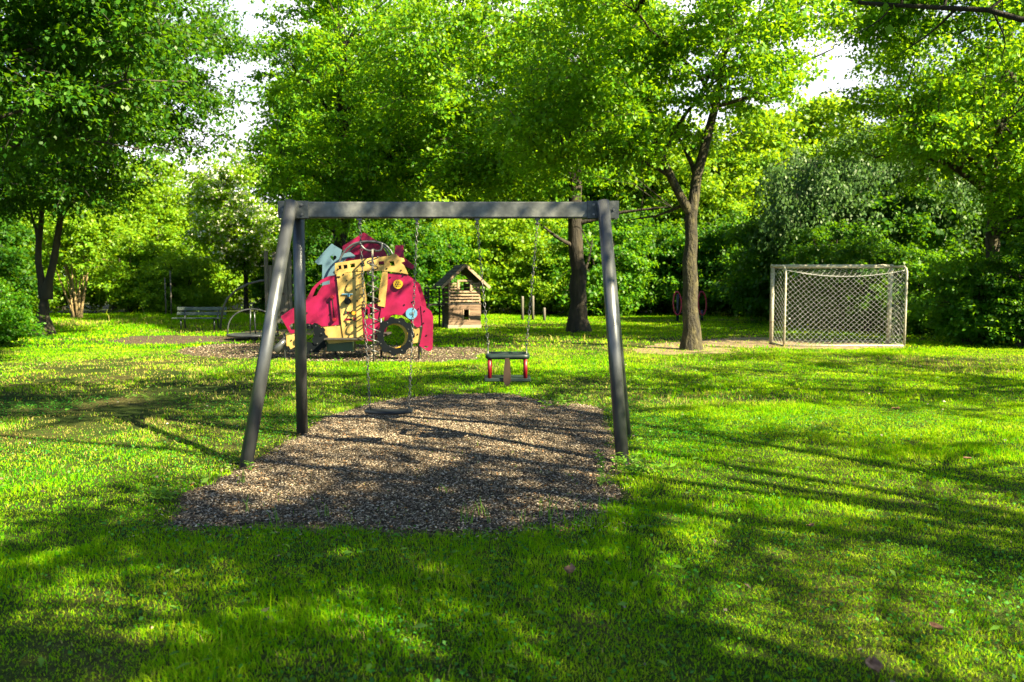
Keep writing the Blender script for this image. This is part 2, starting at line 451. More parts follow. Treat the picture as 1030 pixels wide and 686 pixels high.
def scatter_chips(name, poly, dens, size, over, seed):
    rng = np.random.default_rng(seed)
    pa = np.array(poly); x0, y0 = pa.min(0) - over; x1, y1 = pa.max(0) + over
    N = int((x1 - x0) * (y1 - y0) * dens)
    x = rng.uniform(x0, x1, N); y = rng.uniform(y0, y1, N)
    sd_ = poly_sd(poly, x, y) + (vnoise(x, y, 2.2) - .5) * .3
    k = (sd_ < 0) | ((sd_ < over) & (rng.random(N) < .10 * (1 - sd_ / over) ** 2))
    x, y = x[k], y[k]; N = len(x)
    z = hgt(x, y) + .008 + rng.random(N) * .012
    L = size * rng.uniform(.5, 1.5, N); W = L * rng.uniform(.25, .6, N); H = size * rng.uniform(.12, .3, N)
    base = np.array([(i, j, q) for i in (-1, 1) for j in (-1, 1) for q in (-1, 1)], float) * .5
    V = base[None] * np.stack([L, W, H], 1)[:, None]
    V[:, [0, 1, 2, 3], 1] *= rng.uniform(.3, 1, N)[:, None]
    yaw = rng.uniform(0, 6.28, N); pit = rng.normal(0, .35, N); rol = rng.normal(0, .3, N)
    c, s_ = np.cos(pit)[:, None], np.sin(pit)[:, None]
    X = V[:, :, 0] * c - V[:, :, 2] * s_; Z = V[:, :, 0] * s_ + V[:, :, 2] * c; Yv = V[:, :, 1]
    c, s_ = np.cos(rol)[:, None], np.sin(rol)[:, None]
    Y2 = Yv * c - Z * s_; Z = Yv * s_ + Z * c
    c, s_ = np.cos(yaw)[:, None], np.sin(yaw)[:, None]
    V = np.stack([X * c - Y2 * s_ + x[:, None], X * s_ + Y2 * c + y[:, None], Z + z[:, None]], -1).reshape(-1, 3)
    f = np.array([(0, 1, 3, 2), (4, 6, 7, 5), (0, 4, 5, 1), (2, 3, 7, 6), (0, 2, 6, 4), (1, 5, 7, 3)])
    F = (f[None] + (np.arange(N) * 8)[:, None, None]).reshape(-1, 4)
    me = np_mesh(name, V, F.ravel(), np.full(len(F), 4))
    return tag(link(name, me, M['chips']), kind='stuff')

make_ground()
sheet('bark_bed', BARK, M['mulch'], .006)
sheet('bark_bed_by_truck', BARK2, M['mulch'], .006, .2, .12)
sheet('bark_bed_by_roundabout', BARK3, M['mulch'], .006, .2, .12)
sheet('bare_soil_at_goal', DIRT, M['dirt'], .006, .2, .2)
sheet('bare_soil_at_tree', DIRT2, M['dirt'], .006, .2, .2)
sheet('bare_soil_at_tower', DIRT3, M['dirt'], .006, .25, .2)
scatter_chips('wood_chips', BARK, 6800, .0155, .4, 3)
scatter_chips('wood_chips_by_truck', BARK2, 260, .03, .4, 4)

# ------------------------------------------------------------------ grass
def grassmat():
    m, n, o = newmat('grass_blades')
    g = n.nodes.new('ShaderNodeNewGeometry')
    a = n.nodes.new('ShaderNodeMath'); a.operation = 'MULTIPLY_ADD'; a.inputs[1].default_value = .5
    s2 = n.nodes.new('ShaderNodeMath'); s2.operation = 'MULTIPLY_ADD'; s2.inputs[1].default_value = 1.0; s2.inputs[2].default_value = -.25
    n.links.new(noise(n, .9, 3), s2.inputs[0])
    n.links.new(g.outputs['Random Per Island'], a.inputs[0]); n.links.new(s2.outputs[0], a.inputs[2])
    c = ramp(n, a.outputs[0], [(.05, (.008, .10, .002)), (.36, (.06, .29, .003)), (.68, (.27, .46, .005)), (1.0, (.52, .47, .06))])
    d = n.nodes.new('ShaderNodeBsdfDiffuse'); t = n.nodes.new('ShaderNodeBsdfTranslucent')
    n.links.new(c, d.inputs['Color']); n.links.new(mixc(n, .5, c, (.58, .70, .006)), t.inputs['Color'])
    ms = n.nodes.new('ShaderNodeMixShader'); ms.inputs[0].default_value = .42
    n.links.new(d.outputs[0], ms.inputs[1]); n.links.new(t.outputs[0], ms.inputs[2])
    n.links.new(ms.outputs[0], o.inputs['Surface'])
    return m
M['grass'] = grassmat()

M['dry_grass'] = leafmat('dry_grass', (.16, .12, .03), (.30, .26, .07), (.42, .38, .13), (.5, .45, .12), .35, 0.0)

def grass(name, y0, y1, dens, width, hmin, hmax, seed, margin=1.6):
    rng = np.random.default_rng(seed)
    xm = .66 * y1 + margin
    N = int(2 * xm * (y1 - y0) * dens)
    x = rng.uniform(-xm, xm, N); y = rng.uniform(y0, y1, N)
    k = np.abs(x) < .66 * y + margin
    x, y = x[k], y[k]
    r = rng.random(len(x))
    keep = np.ones(len(x), bool)
    cover = .45 + .6 * np.clip(vnoise(x, y, 5.0) * 1.5 - .15, 0, 1) * np.clip(.45 + vnoise(x, y, 1.6) * .9, 0, 1)
    # sparse worn places
    worn = np.clip((vnoise(x, y, .55) - .68) * 5, 0, 1) * .35 * np.clip((y - 4) / 5, .1, 1)
    for pt, rad, amt in ((G(60, 410), 2.6, .9), (G(150, 400), 2.0, .8), (G(110, 372), 2.6, .7), (G(300, 452), .9, .55), (G(640, 350), 2.5, .5), (G(560, 345), 3, .4), (G(90, 325), 2.5, .5)):
        worn = np.maximum(worn, amt * np.exp(-(((x - pt.x) / rad) ** 2 + ((y - pt.y) / rad) ** 2)) * (.4 + 1.2 * vnoise(x, y, 1.8)))
    cover -= worn
    edge = (vnoise(x, y, 2.2) - .5) * .3 + (vnoise(x, y, 6) - .5) * .16
    for pl, den in ((BARK, .012), (BARK2, .02), (BARK3, .03), (DIRT, .08), (DIRT2, .2), (DIRT3, .08)):
        sd_ = poly_sd(pl, x, y) + edge
        cover = np.where(sd_ < 0, den, np.where(sd_ < .18, np.minimum(cover, .15 + sd_ * 4.4), cover))
    k = r < cover
    x, y, cover = x[k], y[k], cover[k]; N = len(x)
    tall = np.clip((vnoise(x, y, 1.1) - .35) * 1.6, 0, 1) * np.clip(vnoise(x, y, 4.5) * 1.6 - .2, 0, 1.2)
    H = (hmin + (hmax - hmin) * tall) * rng.uniform(.55, 1.25, N)
    stray = rng.random(N) < .006
    H = np.where(stray, H * rng.uniform(1.6, 2.6, N), H)
    # unmown bank at the far left
    bank = np.exp(-(((x + 13) / 7) ** 2 + ((y - 34) / 5) ** 2))
    H = H * (1 + 2.6 * bank)
    W = width * rng.uniform(.6, 1.3, N)
    yaw = rng.uniform(0, 6.283, N); lean = np.abs(rng.normal(.65, .5, N)) ; 
    ly = rng.uniform(0, 6.283, N)
    z = hgt(x, y) - .005
    wx, wy = np.cos(yaw) * W / 2, np.sin(yaw) * W / 2
    lx, lyy = np.cos(ly), np.sin(ly)
    V = np.empty((N, 5, 3))
    V[:, 0] = np.stack([x - wx, y - wy, z], 1); V[:, 1] = np.stack([x + wx, y + wy, z], 1)
    mx_, my_ = x + lx * lean * H * .3, y + lyy * lean * H * .3; mz = z + H * .58
    V[:, 2] = np.stack([mx_ + wx * .75, my_ + wy * .75, mz], 1); V[:, 3] = np.stack([mx_ - wx * .75, my_ - wy * .75, mz], 1)
    V[:, 4] = np.stack([x + lx * lean * H, y + lyy * lean * H, z + H * (1 - .25 * np.minimum(lean, 1.5))], 1)
    b = (np.arange(N) * 5)[:, None]
    loops = (b + np.array([[0, 1, 2, 3, 3, 2, 4]])).ravel()
    tot = np.tile([4, 3], N)
    me = np_mesh(name, V.reshape(-1, 3), loops, tot)
    dry = rng.random(N) < np.clip(worn[k] * 1.0 + .008, 0, .7)
    o = link(name, me, [M['grass'], M['dry_grass']])
    me.polygons.foreach_set('material_index', np.repeat(dry.astype(np.int32), 2))
    return tag(o, kind='stuff')

grass('grass', 2.2, 5.5, 8500, .0048, .022, .070, 11, 2.6)
grass('grass_by_swing', 5.5, 10.5, 4200, .0068, .025, .072, 12, 3.0)
grass('grass_of_mid_lawn', 10.5, 19, 1400, .012, .035, .08, 13, 3.5)
grass('grass_of_far_lawn', 19, 40, 300, .026, .05, .11, 14, 5)

# ------------------------------------------------------------------ trees
def bez(p0, p1, p2, n):
    t = np.linspace(0, 1, n)[:, None]
    return (1 - t) ** 2 * p0 + 2 * t * (1 - t) * p1 + t * t * p2

class Tubes:
    def __init__(s): s.V = []; s.F = []; s.n = 0
    def add(s, pts, rad, sides):
        pts = np.asarray(pts, float); n = len(pts); rad = np.asarray(rad, float)
        T = np.gradient(pts, axis=0); T /= np.linalg.norm(T, axis=1)[:, None] + 1e-9
        ref = np.array([0.31, 0.95, 0.02]) if abs(T[:, 2]).mean() > .6 else np.array([0, 0, 1.0])
        U = np.cross(T, ref); U /= np.linalg.norm(U, axis=1)[:, None] + 1e-9
        W = np.cross(T, U)
        a = np.arange(sides) * 2 * np.pi / sides
        ring = pts[:, None] + (U[:, None] * np.cos(a)[None, :, None] + W[:, None] * np.sin(a)[None, :, None]) * rad[:, None, None]
        s.V.append(ring.reshape(-1, 3))
        i, k = np.meshgrid(np.arange(n - 1), np.arange(sides), indexing='ij'); k2 = (k + 1) % sides
        s.F.append((np.stack([i * sides + k, i * sides + k2, (i + 1) * sides + k2, (i + 1) * sides + k], -1).reshape(-1, 4)) + s.n)
        s.n += n * sides
    def mesh(s, name):
        V = np.concatenate(s.V); F = np.concatenate(s.F)
        return np_mesh(name, V, F.ravel(), np.full(len(F), 4), True)

def leaf_mesh(name, pos, axis, nor, ln, wd):
    N = len(pos)
    side = np.cross(axis, nor); side /= np.linalg.norm(side, axis=1)[:, None] + 1e-9
    nor = np.cross(side, axis)
    V = np.empty((N, 4, 3))
    V[:, 0] = pos
    V[:, 1] = pos + axis * (ln * .45)[:, None] + side * (wd * .5)[:, None] + nor * (wd * .12)[:, None]
    V[:, 2] = pos + axis * ln[:, None] - nor * (ln * .12)[:, None]
    V[:, 3] = pos + axis * (ln * .45)[:, None] - side * (wd * .5)[:, None] + nor * (wd * .12)[:, None]
    b = (np.arange(N) * 4)[:, None]
    return np_mesh(name, V.reshape(-1, 3), (b + np.array([[0, 1, 2, 3]])).ravel(), np.full(N, 4))

def unit(v): return v / (np.linalg.norm(v, axis=-1, keepdims=True) + 1e-9)

def make_tree(name, label, cat, base, crowns, trunk, trunk_r, leafm, barkm, seed, limbs=(), n_sec=150, n_twig=7, n_leaf=24, twig=.9, leaf=.11,
              droop=.15, n_limb=8, fork=.35, shell=2.4, group=None, stems=None, blossom=0, flare=1.6, twig_wood=True, spread=.065, flat=.5):
    """crowns: list of (centre, radii, weight) in world coordinates; trunk: world polyline; limbs: extra polylines seen in the photo"""
    rng = np.random.default_rng(seed)
    base = np.array(base, float)
    root = thing(name, label, cat, tuple(base), group)
    tb = Tubes()
    nodes = []; nrad = []; 
    def wob(pts, amp):
        w_ = rng.normal(0, amp, pts.shape); w_[0] = 0
        return pts + w_
    trunks = stems if stems is not None else [(trunk, trunk_r)]
    W = np.array([c[2] for c in crowns], float); W /= W.sum()
    for tr, r0 in trunks:
        tr = np.array(tr, float)
        # resample
        seg = np.concatenate([[0], np.cumsum(np.linalg.norm(np.diff(tr, axis=0), axis=1))])
        t = np.linspace(0, seg[-1], max(8, int(seg[-1] / .45)))
        pts = np.stack([np.interp(t, seg, tr[:, i]) for i in range(3)], 1)
        pts = wob(pts, r0 * .10)
        u = t / seg[-1]
        rad = r0 * (1 - .72 * u) * (1 + (flare - 1) * np.exp(-t / (r0 * 1.6)))
        rad = rad * (1 + rng.normal(0, .03, len(rad)))
        pts[0, 2] -= .06
        tb.add(pts - base, rad, 12 if r0 > .1 else 7)
        k = u > fork
        nodes += list(pts[k]); nrad += list(rad[k])
    for lp, r0 in limbs:
        lp = np.array(lp, float)
        seg = np.concatenate([[0], np.cumsum(np.linalg.norm(np.diff(lp, axis=0), axis=1))])
        t = np.linspace(0, seg[-1], max(6, int(seg[-1] / .4)))
        pts = np.stack([np.interp(t, seg, lp[:, i]) for i in range(3)], 1); pts = wob(pts, r0 * .25)
        rad = r0 * (1 - .75 * t / seg[-1])
        tb.add(pts - base, rad, 9)
        nodes += list(pts[2:]); nrad += list(rad[2:])
    n0 = len(nodes)
    for i in range(n_limb):
        c, rr, _ = crowns[rng.choice(len(crowns), p=W)]
        d = unit(rng.normal(0, 1, 3)); d[2] = abs(d[2]) * .7 - .15
        tip = np.array(c) + d * np.array(rr) * rng.uniform(.55, .8)
        j = rng.integers(0, n0)
        p0 = nodes[j]
        if tip[2] < p0[2] + .2:
            j = min(range(n0), key=lambda q: abs(nodes[q][2] - tip[2] + .8)); p0 = nodes[j]
        mid = (p0 + tip) / 2 + np.array([0, 0, .15 * np.linalg.norm(tip - p0)])
        pts = wob(bez(p0, mid, tip, 9), .05)
        r0 = min(nrad[j] * .62, .02 + .022 * np.linalg.norm(tip - p0))
        rad = np.linspace(r0, r0 * .3, 9)
        tb.add(pts - base, rad, 7)
        nodes += list(pts[3:]); nrad += list(rad[3:])
    NA = np.array(nodes); RA = np.array(nrad)
    tw_p = []; tw_d = []; tw_l = []
    for i in range(n_sec):
        c, rr, _ = crowns[rng.choice(len(crowns), p=W)]
        d = unit(rng.normal(0, 1, 3)); q = rng.random() ** (1 / shell)
        tip = np.array(c) + d * np.array(rr) * q
        dist = np.linalg.norm(NA - tip, axis=1) + .9 * np.maximum(0, NA[:, 2] - tip[2])
        j = int(np.argmin(dist)); p0 = NA[j]
        L = np.linalg.norm(tip - p0)
        mid = (p0 + tip) / 2 + np.array([0, 0, .18 * L]) + rng.normal(0, .08 * L, 3)
        pts = bez(p0, mid, tip, 6)
        r0 = min(RA[j] * .6, .008 + .016 * L)
        tb.add(pts - base, np.linspace(r0, .006, 6), 5)
        outd = unit(tip - p0)
        for k in range(n_twig):
            u = rng.uniform(.35, 1.0)
            x = u * 5; a = int(min(4, x)); p = pts[a] + (pts[a + 1] - pts[a]) * (x - a)
            dd = outd * .6 + rng.normal(0, .75, 3); dd[2] = dd[2] * .32 - droop
            dd = unit(dd)
            tw_p.append(p); tw_d.append(dd); tw_l.append(twig * rng.uniform(.5, 1.2))
            if twig_wood and k % 2 == 0:
                e = p + dd * tw_l[-1]
                tb.add(np.array([p, (p + e) / 2 + np.array([0, 0, .04]), e]) - base, [.006, .005, .002], 3)
    tw_p = np.array(tw_p); tw_d = np.array(tw_d); tw_l = np.array(tw_l)
    n = len(tw_p); idx = np.repeat(np.arange(n), n_leaf); N = len(idx)
    t = rng.random(N) ** .8
    pos = tw_p[idx] + tw_d[idx] * (t * tw_l[idx])[:, None] + rng.normal(0, spread, (N, 3)) * np.array([1.5, 1.5, .8])
    pos[:, 2] -= droop * .5 * t * tw_l[idx] * t
    pos -= base
    ax = tw_d[idx] * .5 + rng.normal(0, .7, (N, 3)); ax[:, 2] -= .25 + droop; ax = unit(ax)
    nor = rng.normal(0, flat, (N, 3)); nor[:, 2] += 1.0; nor = unit(nor)
    ln = leaf * rng.uniform(.6, 1.3, N)
    bl = None
    if blossom:
        bl = rng.random(N) < blossom * (vnoise(pos[:, 0] * 1.0 + pos[:, 2], pos[:, 1] + pos[:, 2], 1.4) * 1.6)
    k = ~bl if blossom else slice(None)
    link('trunk', tb.mesh('trunk'), barkm, root)
    link('crown', leaf_mesh('crown', pos[k], ax[k], nor[k], ln[k], ln[k] * rng.uniform(.6, .85, len(ln[k]))), leafm, root)
    if blossom:
        link('blossom', leaf_mesh('blossom', pos[bl], ax[bl], nor[bl], ln[bl] * .75, ln[bl] * .7), M['blossom'], root)
    return root

def A(v): return np.array(v, float)
# --- the mossy maple with the forked trunk
Y1 = 18.55
b1 = G(695, 352)
make_tree('maple_tree', 'maple with mossy sunlit trunk forking low, standing between the swing and the goal', 'tree', b1,
          [((3.1, 18.2, 6.7), (3.6, 4.0, 2.5), 1.0), ((5.0, 17.2, 6.6), (1.5, 2.5, 1.5), .22), ((1.2, 17.6, 6.0), (2.2, 2.6, 1.7), .35), ((5.6, 17.5, 8.1), (2.0, 2.4, .9), .16), ((3.2, 12.7, 7.4), (2.3, 1.4, .65), .13), ((1.6, 17.4, 4.7), (1.8, 1.8, .8), .16)],
          [b1, P(694, 290, Y1), P(696, 210, Y1), P(703, 165, Y1), P(722, 95, Y1), P(735, 20, Y1)], .195, M['leaf_maple'], M['bark_moss'], 21,
          limbs=[([P(694, 214, Y1), P(678, 185, Y1 - .2), P(662, 150, Y1 - .4), P(655, 110, Y1 - .6), P(628, 60, Y1 - .8)], .115),
                 ([P(664, 158, Y1 - .3), P(640, 120, Y1 - .9), P(606, 85, Y1 - 1.5)], .07),
                 ([P(700, 178, Y1), P(690, 150, Y1 + .3), P(672, 120, Y1 + .6)], .07),
                 ([P(718, 108, Y1), P(760, 95, Y1), P(800, 68, Y1 - .3), P(838, 48, Y1 - .5)], .05),
                 ([P(726, 80, Y1), P(752, 60, Y1 + .3), P(790, 20, Y1 + .5)], .05),
                 ([P(700, 200, Y1), P(668, 215, Y1 + .5), P(630, 222, Y1 + .9)], .05)],
          n_sec=235, n_twig=10, n_leaf=24, leaf=.104, twig=.85, flare=1.5)
# --- the darker trunk further back
Y2 = 25.6; b2 = G(582, 333)
make_tree('broad_tree', 'broad tree with dark upright trunk between the playhouse and the mossy maple', 'tree', b2,
          [((-.2, 24.4, 8.0), (4.6, 5.0, 3.9), 1.0), ((-1.5, 23.0, 7.0), (3.0, 3.5, 2.4), .25), ((-.6, 22.6, 4.9), (3.6, 2.4, 1.0), .25)],
          [b2, P(581, 280, Y2), P(579, 215, Y2), P(574, 130, Y2), P(566, 40, Y2), P(570, -60, Y2)], .285, M['leaf_maple'], M['bark'], 22,
          limbs=[([P(578, 250, Y2), P(560, 238, Y2 - .4), P(540, 222, Y2 - .8)], .08), ([P(580, 225, Y2), P(620, 215, Y2 - .3), P(676, 208, Y2 - .8)], .08),
                 ([P(583, 290, Y2), P(592, 262, Y2 + .6), P(596, 240, Y2 + 1.2)], .06),
                 ([P(577, 180, Y2), P(540, 140, Y2 - 1), P(470, 110, Y2 - 2)], .12), ([P(573, 150, Y2), P(610, 100, Y2 - 1), P(640, 40, Y2 - 2)], .12)],
          n_sec=280, n_twig=10, n_leaf=28, leaf=.112, twig=1.0, fork=.38, n_limb=12)
# --- tall tree behind the play truck
b3 = G(344, 325)
make_tree('tall_tree', 'tall full-crowned green tree rising behind the red play truck', 'tree', b3,
          [((-4.9, 28, 8.4), (4.3, 4.4, 4.6), 1.0), ((-5.3, 27, 5.2), (3.6, 3.6, 2.2), .4)],
          [b3, b3 + Vector((0, -.2, 3)), b3 + Vector((.3, -1, 7)), b3 + Vector((.2, -1, 14))], .28, M['leaf_maple'], M['bark'], 23,
          n_sec=260, n_twig=10, n_leaf=28, leaf=.12, twig=1.0, fork=.15, n_limb=14, twig_wood=False)
# --- dark twin stemmed tree on the left
Y4 = 23.7; b4 = G(43, 337)
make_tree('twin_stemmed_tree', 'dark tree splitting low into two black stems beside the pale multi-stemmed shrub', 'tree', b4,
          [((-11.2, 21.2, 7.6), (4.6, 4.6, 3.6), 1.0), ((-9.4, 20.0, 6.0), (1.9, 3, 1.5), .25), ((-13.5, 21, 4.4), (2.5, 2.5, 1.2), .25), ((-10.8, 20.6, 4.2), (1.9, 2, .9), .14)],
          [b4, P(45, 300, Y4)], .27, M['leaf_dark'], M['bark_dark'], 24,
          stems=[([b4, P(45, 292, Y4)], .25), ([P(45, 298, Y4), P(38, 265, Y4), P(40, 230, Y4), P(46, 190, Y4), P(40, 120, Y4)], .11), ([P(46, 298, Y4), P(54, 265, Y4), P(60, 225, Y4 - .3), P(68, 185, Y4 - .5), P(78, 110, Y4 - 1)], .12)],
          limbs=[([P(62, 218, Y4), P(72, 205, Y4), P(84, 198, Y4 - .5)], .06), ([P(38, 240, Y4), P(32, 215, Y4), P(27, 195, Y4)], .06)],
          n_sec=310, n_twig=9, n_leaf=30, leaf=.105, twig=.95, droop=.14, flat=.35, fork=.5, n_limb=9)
# --- near left tree, trunk outside the frame
b5 = Vector((-10.2, 11.5, 0))
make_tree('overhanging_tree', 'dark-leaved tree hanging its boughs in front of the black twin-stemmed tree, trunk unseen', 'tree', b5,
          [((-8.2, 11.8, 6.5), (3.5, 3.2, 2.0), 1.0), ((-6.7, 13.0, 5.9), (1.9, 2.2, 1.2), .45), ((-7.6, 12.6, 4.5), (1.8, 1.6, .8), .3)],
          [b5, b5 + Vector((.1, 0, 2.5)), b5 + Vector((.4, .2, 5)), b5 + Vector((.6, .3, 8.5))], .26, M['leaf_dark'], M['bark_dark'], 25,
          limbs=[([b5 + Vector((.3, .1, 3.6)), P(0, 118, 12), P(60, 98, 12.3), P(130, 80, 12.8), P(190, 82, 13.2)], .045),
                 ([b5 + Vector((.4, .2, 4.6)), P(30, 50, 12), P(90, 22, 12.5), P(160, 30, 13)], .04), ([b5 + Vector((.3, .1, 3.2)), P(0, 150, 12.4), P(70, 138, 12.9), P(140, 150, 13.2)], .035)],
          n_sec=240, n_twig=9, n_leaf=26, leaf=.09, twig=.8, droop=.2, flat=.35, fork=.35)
# --- right tree
Y6 = 21.5; b6 = Vector((12.9, 21.5, 0))
make_tree('spreading_tree', 'spreading tree with long mossy boughs growing beside the goal, its crown above it', 'tree', b6,
          [((12.2, 20.4, 7.6), (4.3, 4.4, 3.3), 1.0), ((10.2, 19.6, 5.2), (2.6, 2.8, 1.6), .35), ((13.5, 19, 4.2), (2.0, 2.2, 1.6), .3), ((9.3, 18.5, 8.2), (2.3, 2.5, .9), .22)],
          [b6, P(1000, 240, Y6), P(997, 160, Y6), P(1010, 90, Y6), P(1020, 0, Y6)], .22, M['leaf_maple'], M['bark_moss'], 26,
          limbs=[([P(1000, 200, Y6), P(960, 168, Y6 - .6), P(915, 150, Y6 - 1), P(880, 160, Y6 - 1.4)], .09), ([P(1000, 180, Y6), P(955, 140, Y6 - 1), P(900, 125, Y6 - 1.6)], .07),
                 ([P(998, 160, Y6), P(985, 110, Y6 - .6), P(968, 60, Y6 - 1)], .10), ([P(1004, 130, Y6), P(1022, 90, Y6), P(1010, 30, Y6)], .16)],
          n_sec=320, n_twig=9, n_leaf=26, leaf=.105, twig=.9, fork=.3, n_limb=10)
# --- near right tree, wholly out of view: its crown is spread to shade the lawn
b7 = Vector((12.0, -1.0, 0))
make_tree('shade_tree', 'tall tree out of view whose crown shades the grass around the swing', 'tree', b7,
          [((8.0, 5.4, 8.6), (4.4, 4.2, 2.6), .75), ((4.4, 6.0, 7.4), (2.6, 2.8, 1.4), .35), ((1.4, 5.2, 8.0), (2.8, 2.8, 1.2), .62), ((6.6, 5.2, 5.9), (2.4, 2.6, .9), .08), ((10.6, 1.6, 7.2), (2.6, 3.0, 1.8), .35)],
          [b7, b7 + Vector((0, 0, 3)), b7 + Vector((-.1, .3, 6)), b7 + Vector((-.3, .6, 9.5))], .28, M['leaf_shrub'], M['bark_dark'], 27,
          n_sec=205, n_twig=7, n_leaf=16, leaf=.11, twig=.7, fork=.35, n_limb=5)
b8 = Vector((9.5, -2.4, 0))
make_tree('shade_tree', 'big tree behind the camera whose shadow covers the near grass', 'tree', b8,
          [((8.0, -1.2, 8.0), (4.8, 3.4, 3.0), 1.0), ((3.5, -2.2, 7.6), (3, 2.2, 2), .4), ((5.4, -1.0, 6.8), (2.4, 2.2, 1), .75)],
          [b8, b8 + Vector((0, 0, 3)), b8 + Vector((.3, -.3, 6)), b8 + Vector((.4, -.6, 10.5))], .3, M['leaf_shrub'], M['bark'], 28,
          n_sec=150, n_twig=8, n_leaf=14, leaf=.12, twig=.8, fork=.35, n_limb=9, twig_wood=False)
b9 = Vector((15.5, 8.0, 0))
make_tree('shade_tree', 'tree whose thick dark bough crosses the top corner above the goal, trunk unseen', 'tree', b9,
          [((14.6, 8.0, 7.6), (3.8, 4.6, 3.2), 1.0), ((5.2, 9.6, 5.5), (1.9, 1.3, .6), .14), ((8.0, 8.6, 6.0), (2.2, 1.8, .8), .1)],
          [b9, b9 + Vector((0, 0, 3)), b9 + Vector((.3, -.3, 6)), b9 + Vector((.4, -.6, 10))], .26, M['leaf_shrub'], M['bark'], 29,
          limbs=[([b9 + Vector((-.1, 0, 4.3)), Vector((9.2, 8.3, 5.0)), P(1030, 20, 8.6), P(980, 11, 8.9), P(920, 8, 9.2), P(862, 1, 9.5), P(800, -22, 9.8)], .075),
                 ([P(960, 10, 9), P(940, 30, 9.6), P(905, 55, 10.4)], .018), ([P(900, 6, 9.3), P(880, 24, 10), P(850, 40, 10.6)], .014), ([P(1000, 14, 8.8), P(1012, 40, 9.6), P(1005, 70, 10.4)], .012)],
          n_sec=115, n_twig=7, n_leaf=15, leaf=.115, twig=.8, fork=.35, n_limb=9, twig_wood=False)

# --- white flowering tree and the pale multi stemmed shrub
b10 = Vector(P(248, 316, 37)); b10.z = 0
make_tree('flowering_tree', 'tree covered in small white blossom behind the bench', 'tree', b10,
          [((b10.x - .3, 36, 5.0), (2.5, 2.3, 2.9), 1.0), ((b10.x + .6, 35.4, 3.6), (2.0, 1.6, 1.4), .4)],
          [b10, b10 + Vector((0, 0, 2)), b10 + Vector((.2, -.4, 6.5))], .12, M['leaf_yellow'], M['bark'], 30, n_sec=190, n_twig=7, n_leaf=20, leaf=.15, twig=.7, fork=.25, blossom=.3, twig_wood=False)  # the sunlit leaf colour brightens this crown, which stands in other trees' shade
b11 = G(78, 321)
rs = random.Random(5); st = []
for i in range(11):
    a = rs.uniform(-1, 1)
    st.append(([b11 + Vector((a * .25, rs.uniform(-.2, .2), 0)), b11 + Vector((a * .7, rs.uniform(-.4, .4), 1.6)), b11 + Vector((a * 1.5 + rs.uniform(-.2, .2), rs.uniform(-.7, .7), rs.uniform(3.2, 4.2)))], rs.uniform(.035, .06)))
make_tree('multi_stemmed_shrub', 'tall shrub with many pale sunlit stems rising from one base beside the black twin-stemmed tree', 'shrub', b11,
          [((b11.x, b11.y, 4.0), (2.2, 1.6, 1.3), 1.0), ((b11.x + .8, b11.y - .4, 3.0), (1.5, 1.2, 1.2), .4)],
          None, .05, M['leaf_yellow'], M['bark_pale'], 31, stems=st, n_sec=110, n_twig=6, n_leaf=16, leaf=.14, twig=.7, fork=.5, n_limb=2, twig_wood=False)
b13 = G(115, 312)
make_tree('thin_stemmed_tree', 'tree with three thin black stems between the pale multi stemmed shrub and the stakes', 'tree', b13,
          [((b13.x + .3, b13.y - .5, 5.4), (2.2, 2, 2.0), 1.0)], None, .1, M['leaf_yellow'], M['bark_dark'], 33,
          stems=[([b13, b13 + Vector((-.3, 0, 2)), b13 + Vector((-.8, 0, 5))], .09), ([b13, b13 + Vector((.1, .1, 2.2)), b13 + Vector((.1, .1, 5.4))], .10), ([b13 + Vector((.1, 0, 0)), b13 + Vector((.5, -.1, 2)), b13 + Vector((1.2, -.2, 4.8))], .08)],
          n_sec=130, n_twig=7, n_leaf=18, leaf=.16, twig=.8, fork=.5, n_limb=3, twig_wood=False)
# --- weeping grey green tree on the right
b12 = Vector((13.0, 30, 0))
make_tree('weeping_tree', 'grey-green weeping tree with hanging branches behind the goal', 'tree', b12,
          [((12.2, 29.5, 5.9), (2.8, 2.6, 1.5), .7), ((11.6, 29, 4.2), (2.6, 2.4, 1.6), .7), ((14.5, 29, 5.0), (2.0, 2, 1.6), .4)],
          [b12, b12 + Vector((0, 0, 3)), b12 + Vector((-.4, 0, 6.6))], .18, M['leaf_blue'], M['bark_dark'], 32, n_sec=200, n_twig=9, n_leaf=24, leaf=.13, twig=1.3, droop=1.3, fork=.5, twig_wood=False)

# --- prototypes for the shrubs and woodland edge; each copied with its own place and size
def proto_shrub(name, label, h, r, leafm, seed, n_sec, leaf, group, low=.25, blossom=0, cat='shrub'):
    rr = random.Random(seed); st = []
    for i in range(6):
        a = rr.uniform(0, 6.28); q = rr.uniform(.2, .6) * r
        st.append(([Vector((math.cos(a) * .15, math.sin(a) * .15, 0)), Vector((math.cos(a) * q * .5, math.sin(a) * q * .5, h * .4)), Vector((math.cos(a) * q, math.sin(a) * q, h * .8))], .03 + .008 * h))
    return make_tree(name, label, cat, (0, 0, 0), [((0, 0, h * .56), (r, r, h * .45), 1.0), ((r * .3, -r * .3, h * low), (r * .95, r * .8, h * low * .95), .5), ((-r * .35, -r * .2, h * low * 1.1), (r * .8, r * .8, h * low), .4)],
                     None, .05, leafm, M['bark_dark'], seed, stems=st, n_sec=n_sec, n_twig=7, n_leaf=20, leaf=leaf, twig=.75, fork=.25, n_limb=3, shell=3, twig_wood=False, group=group, blossom=blossom)

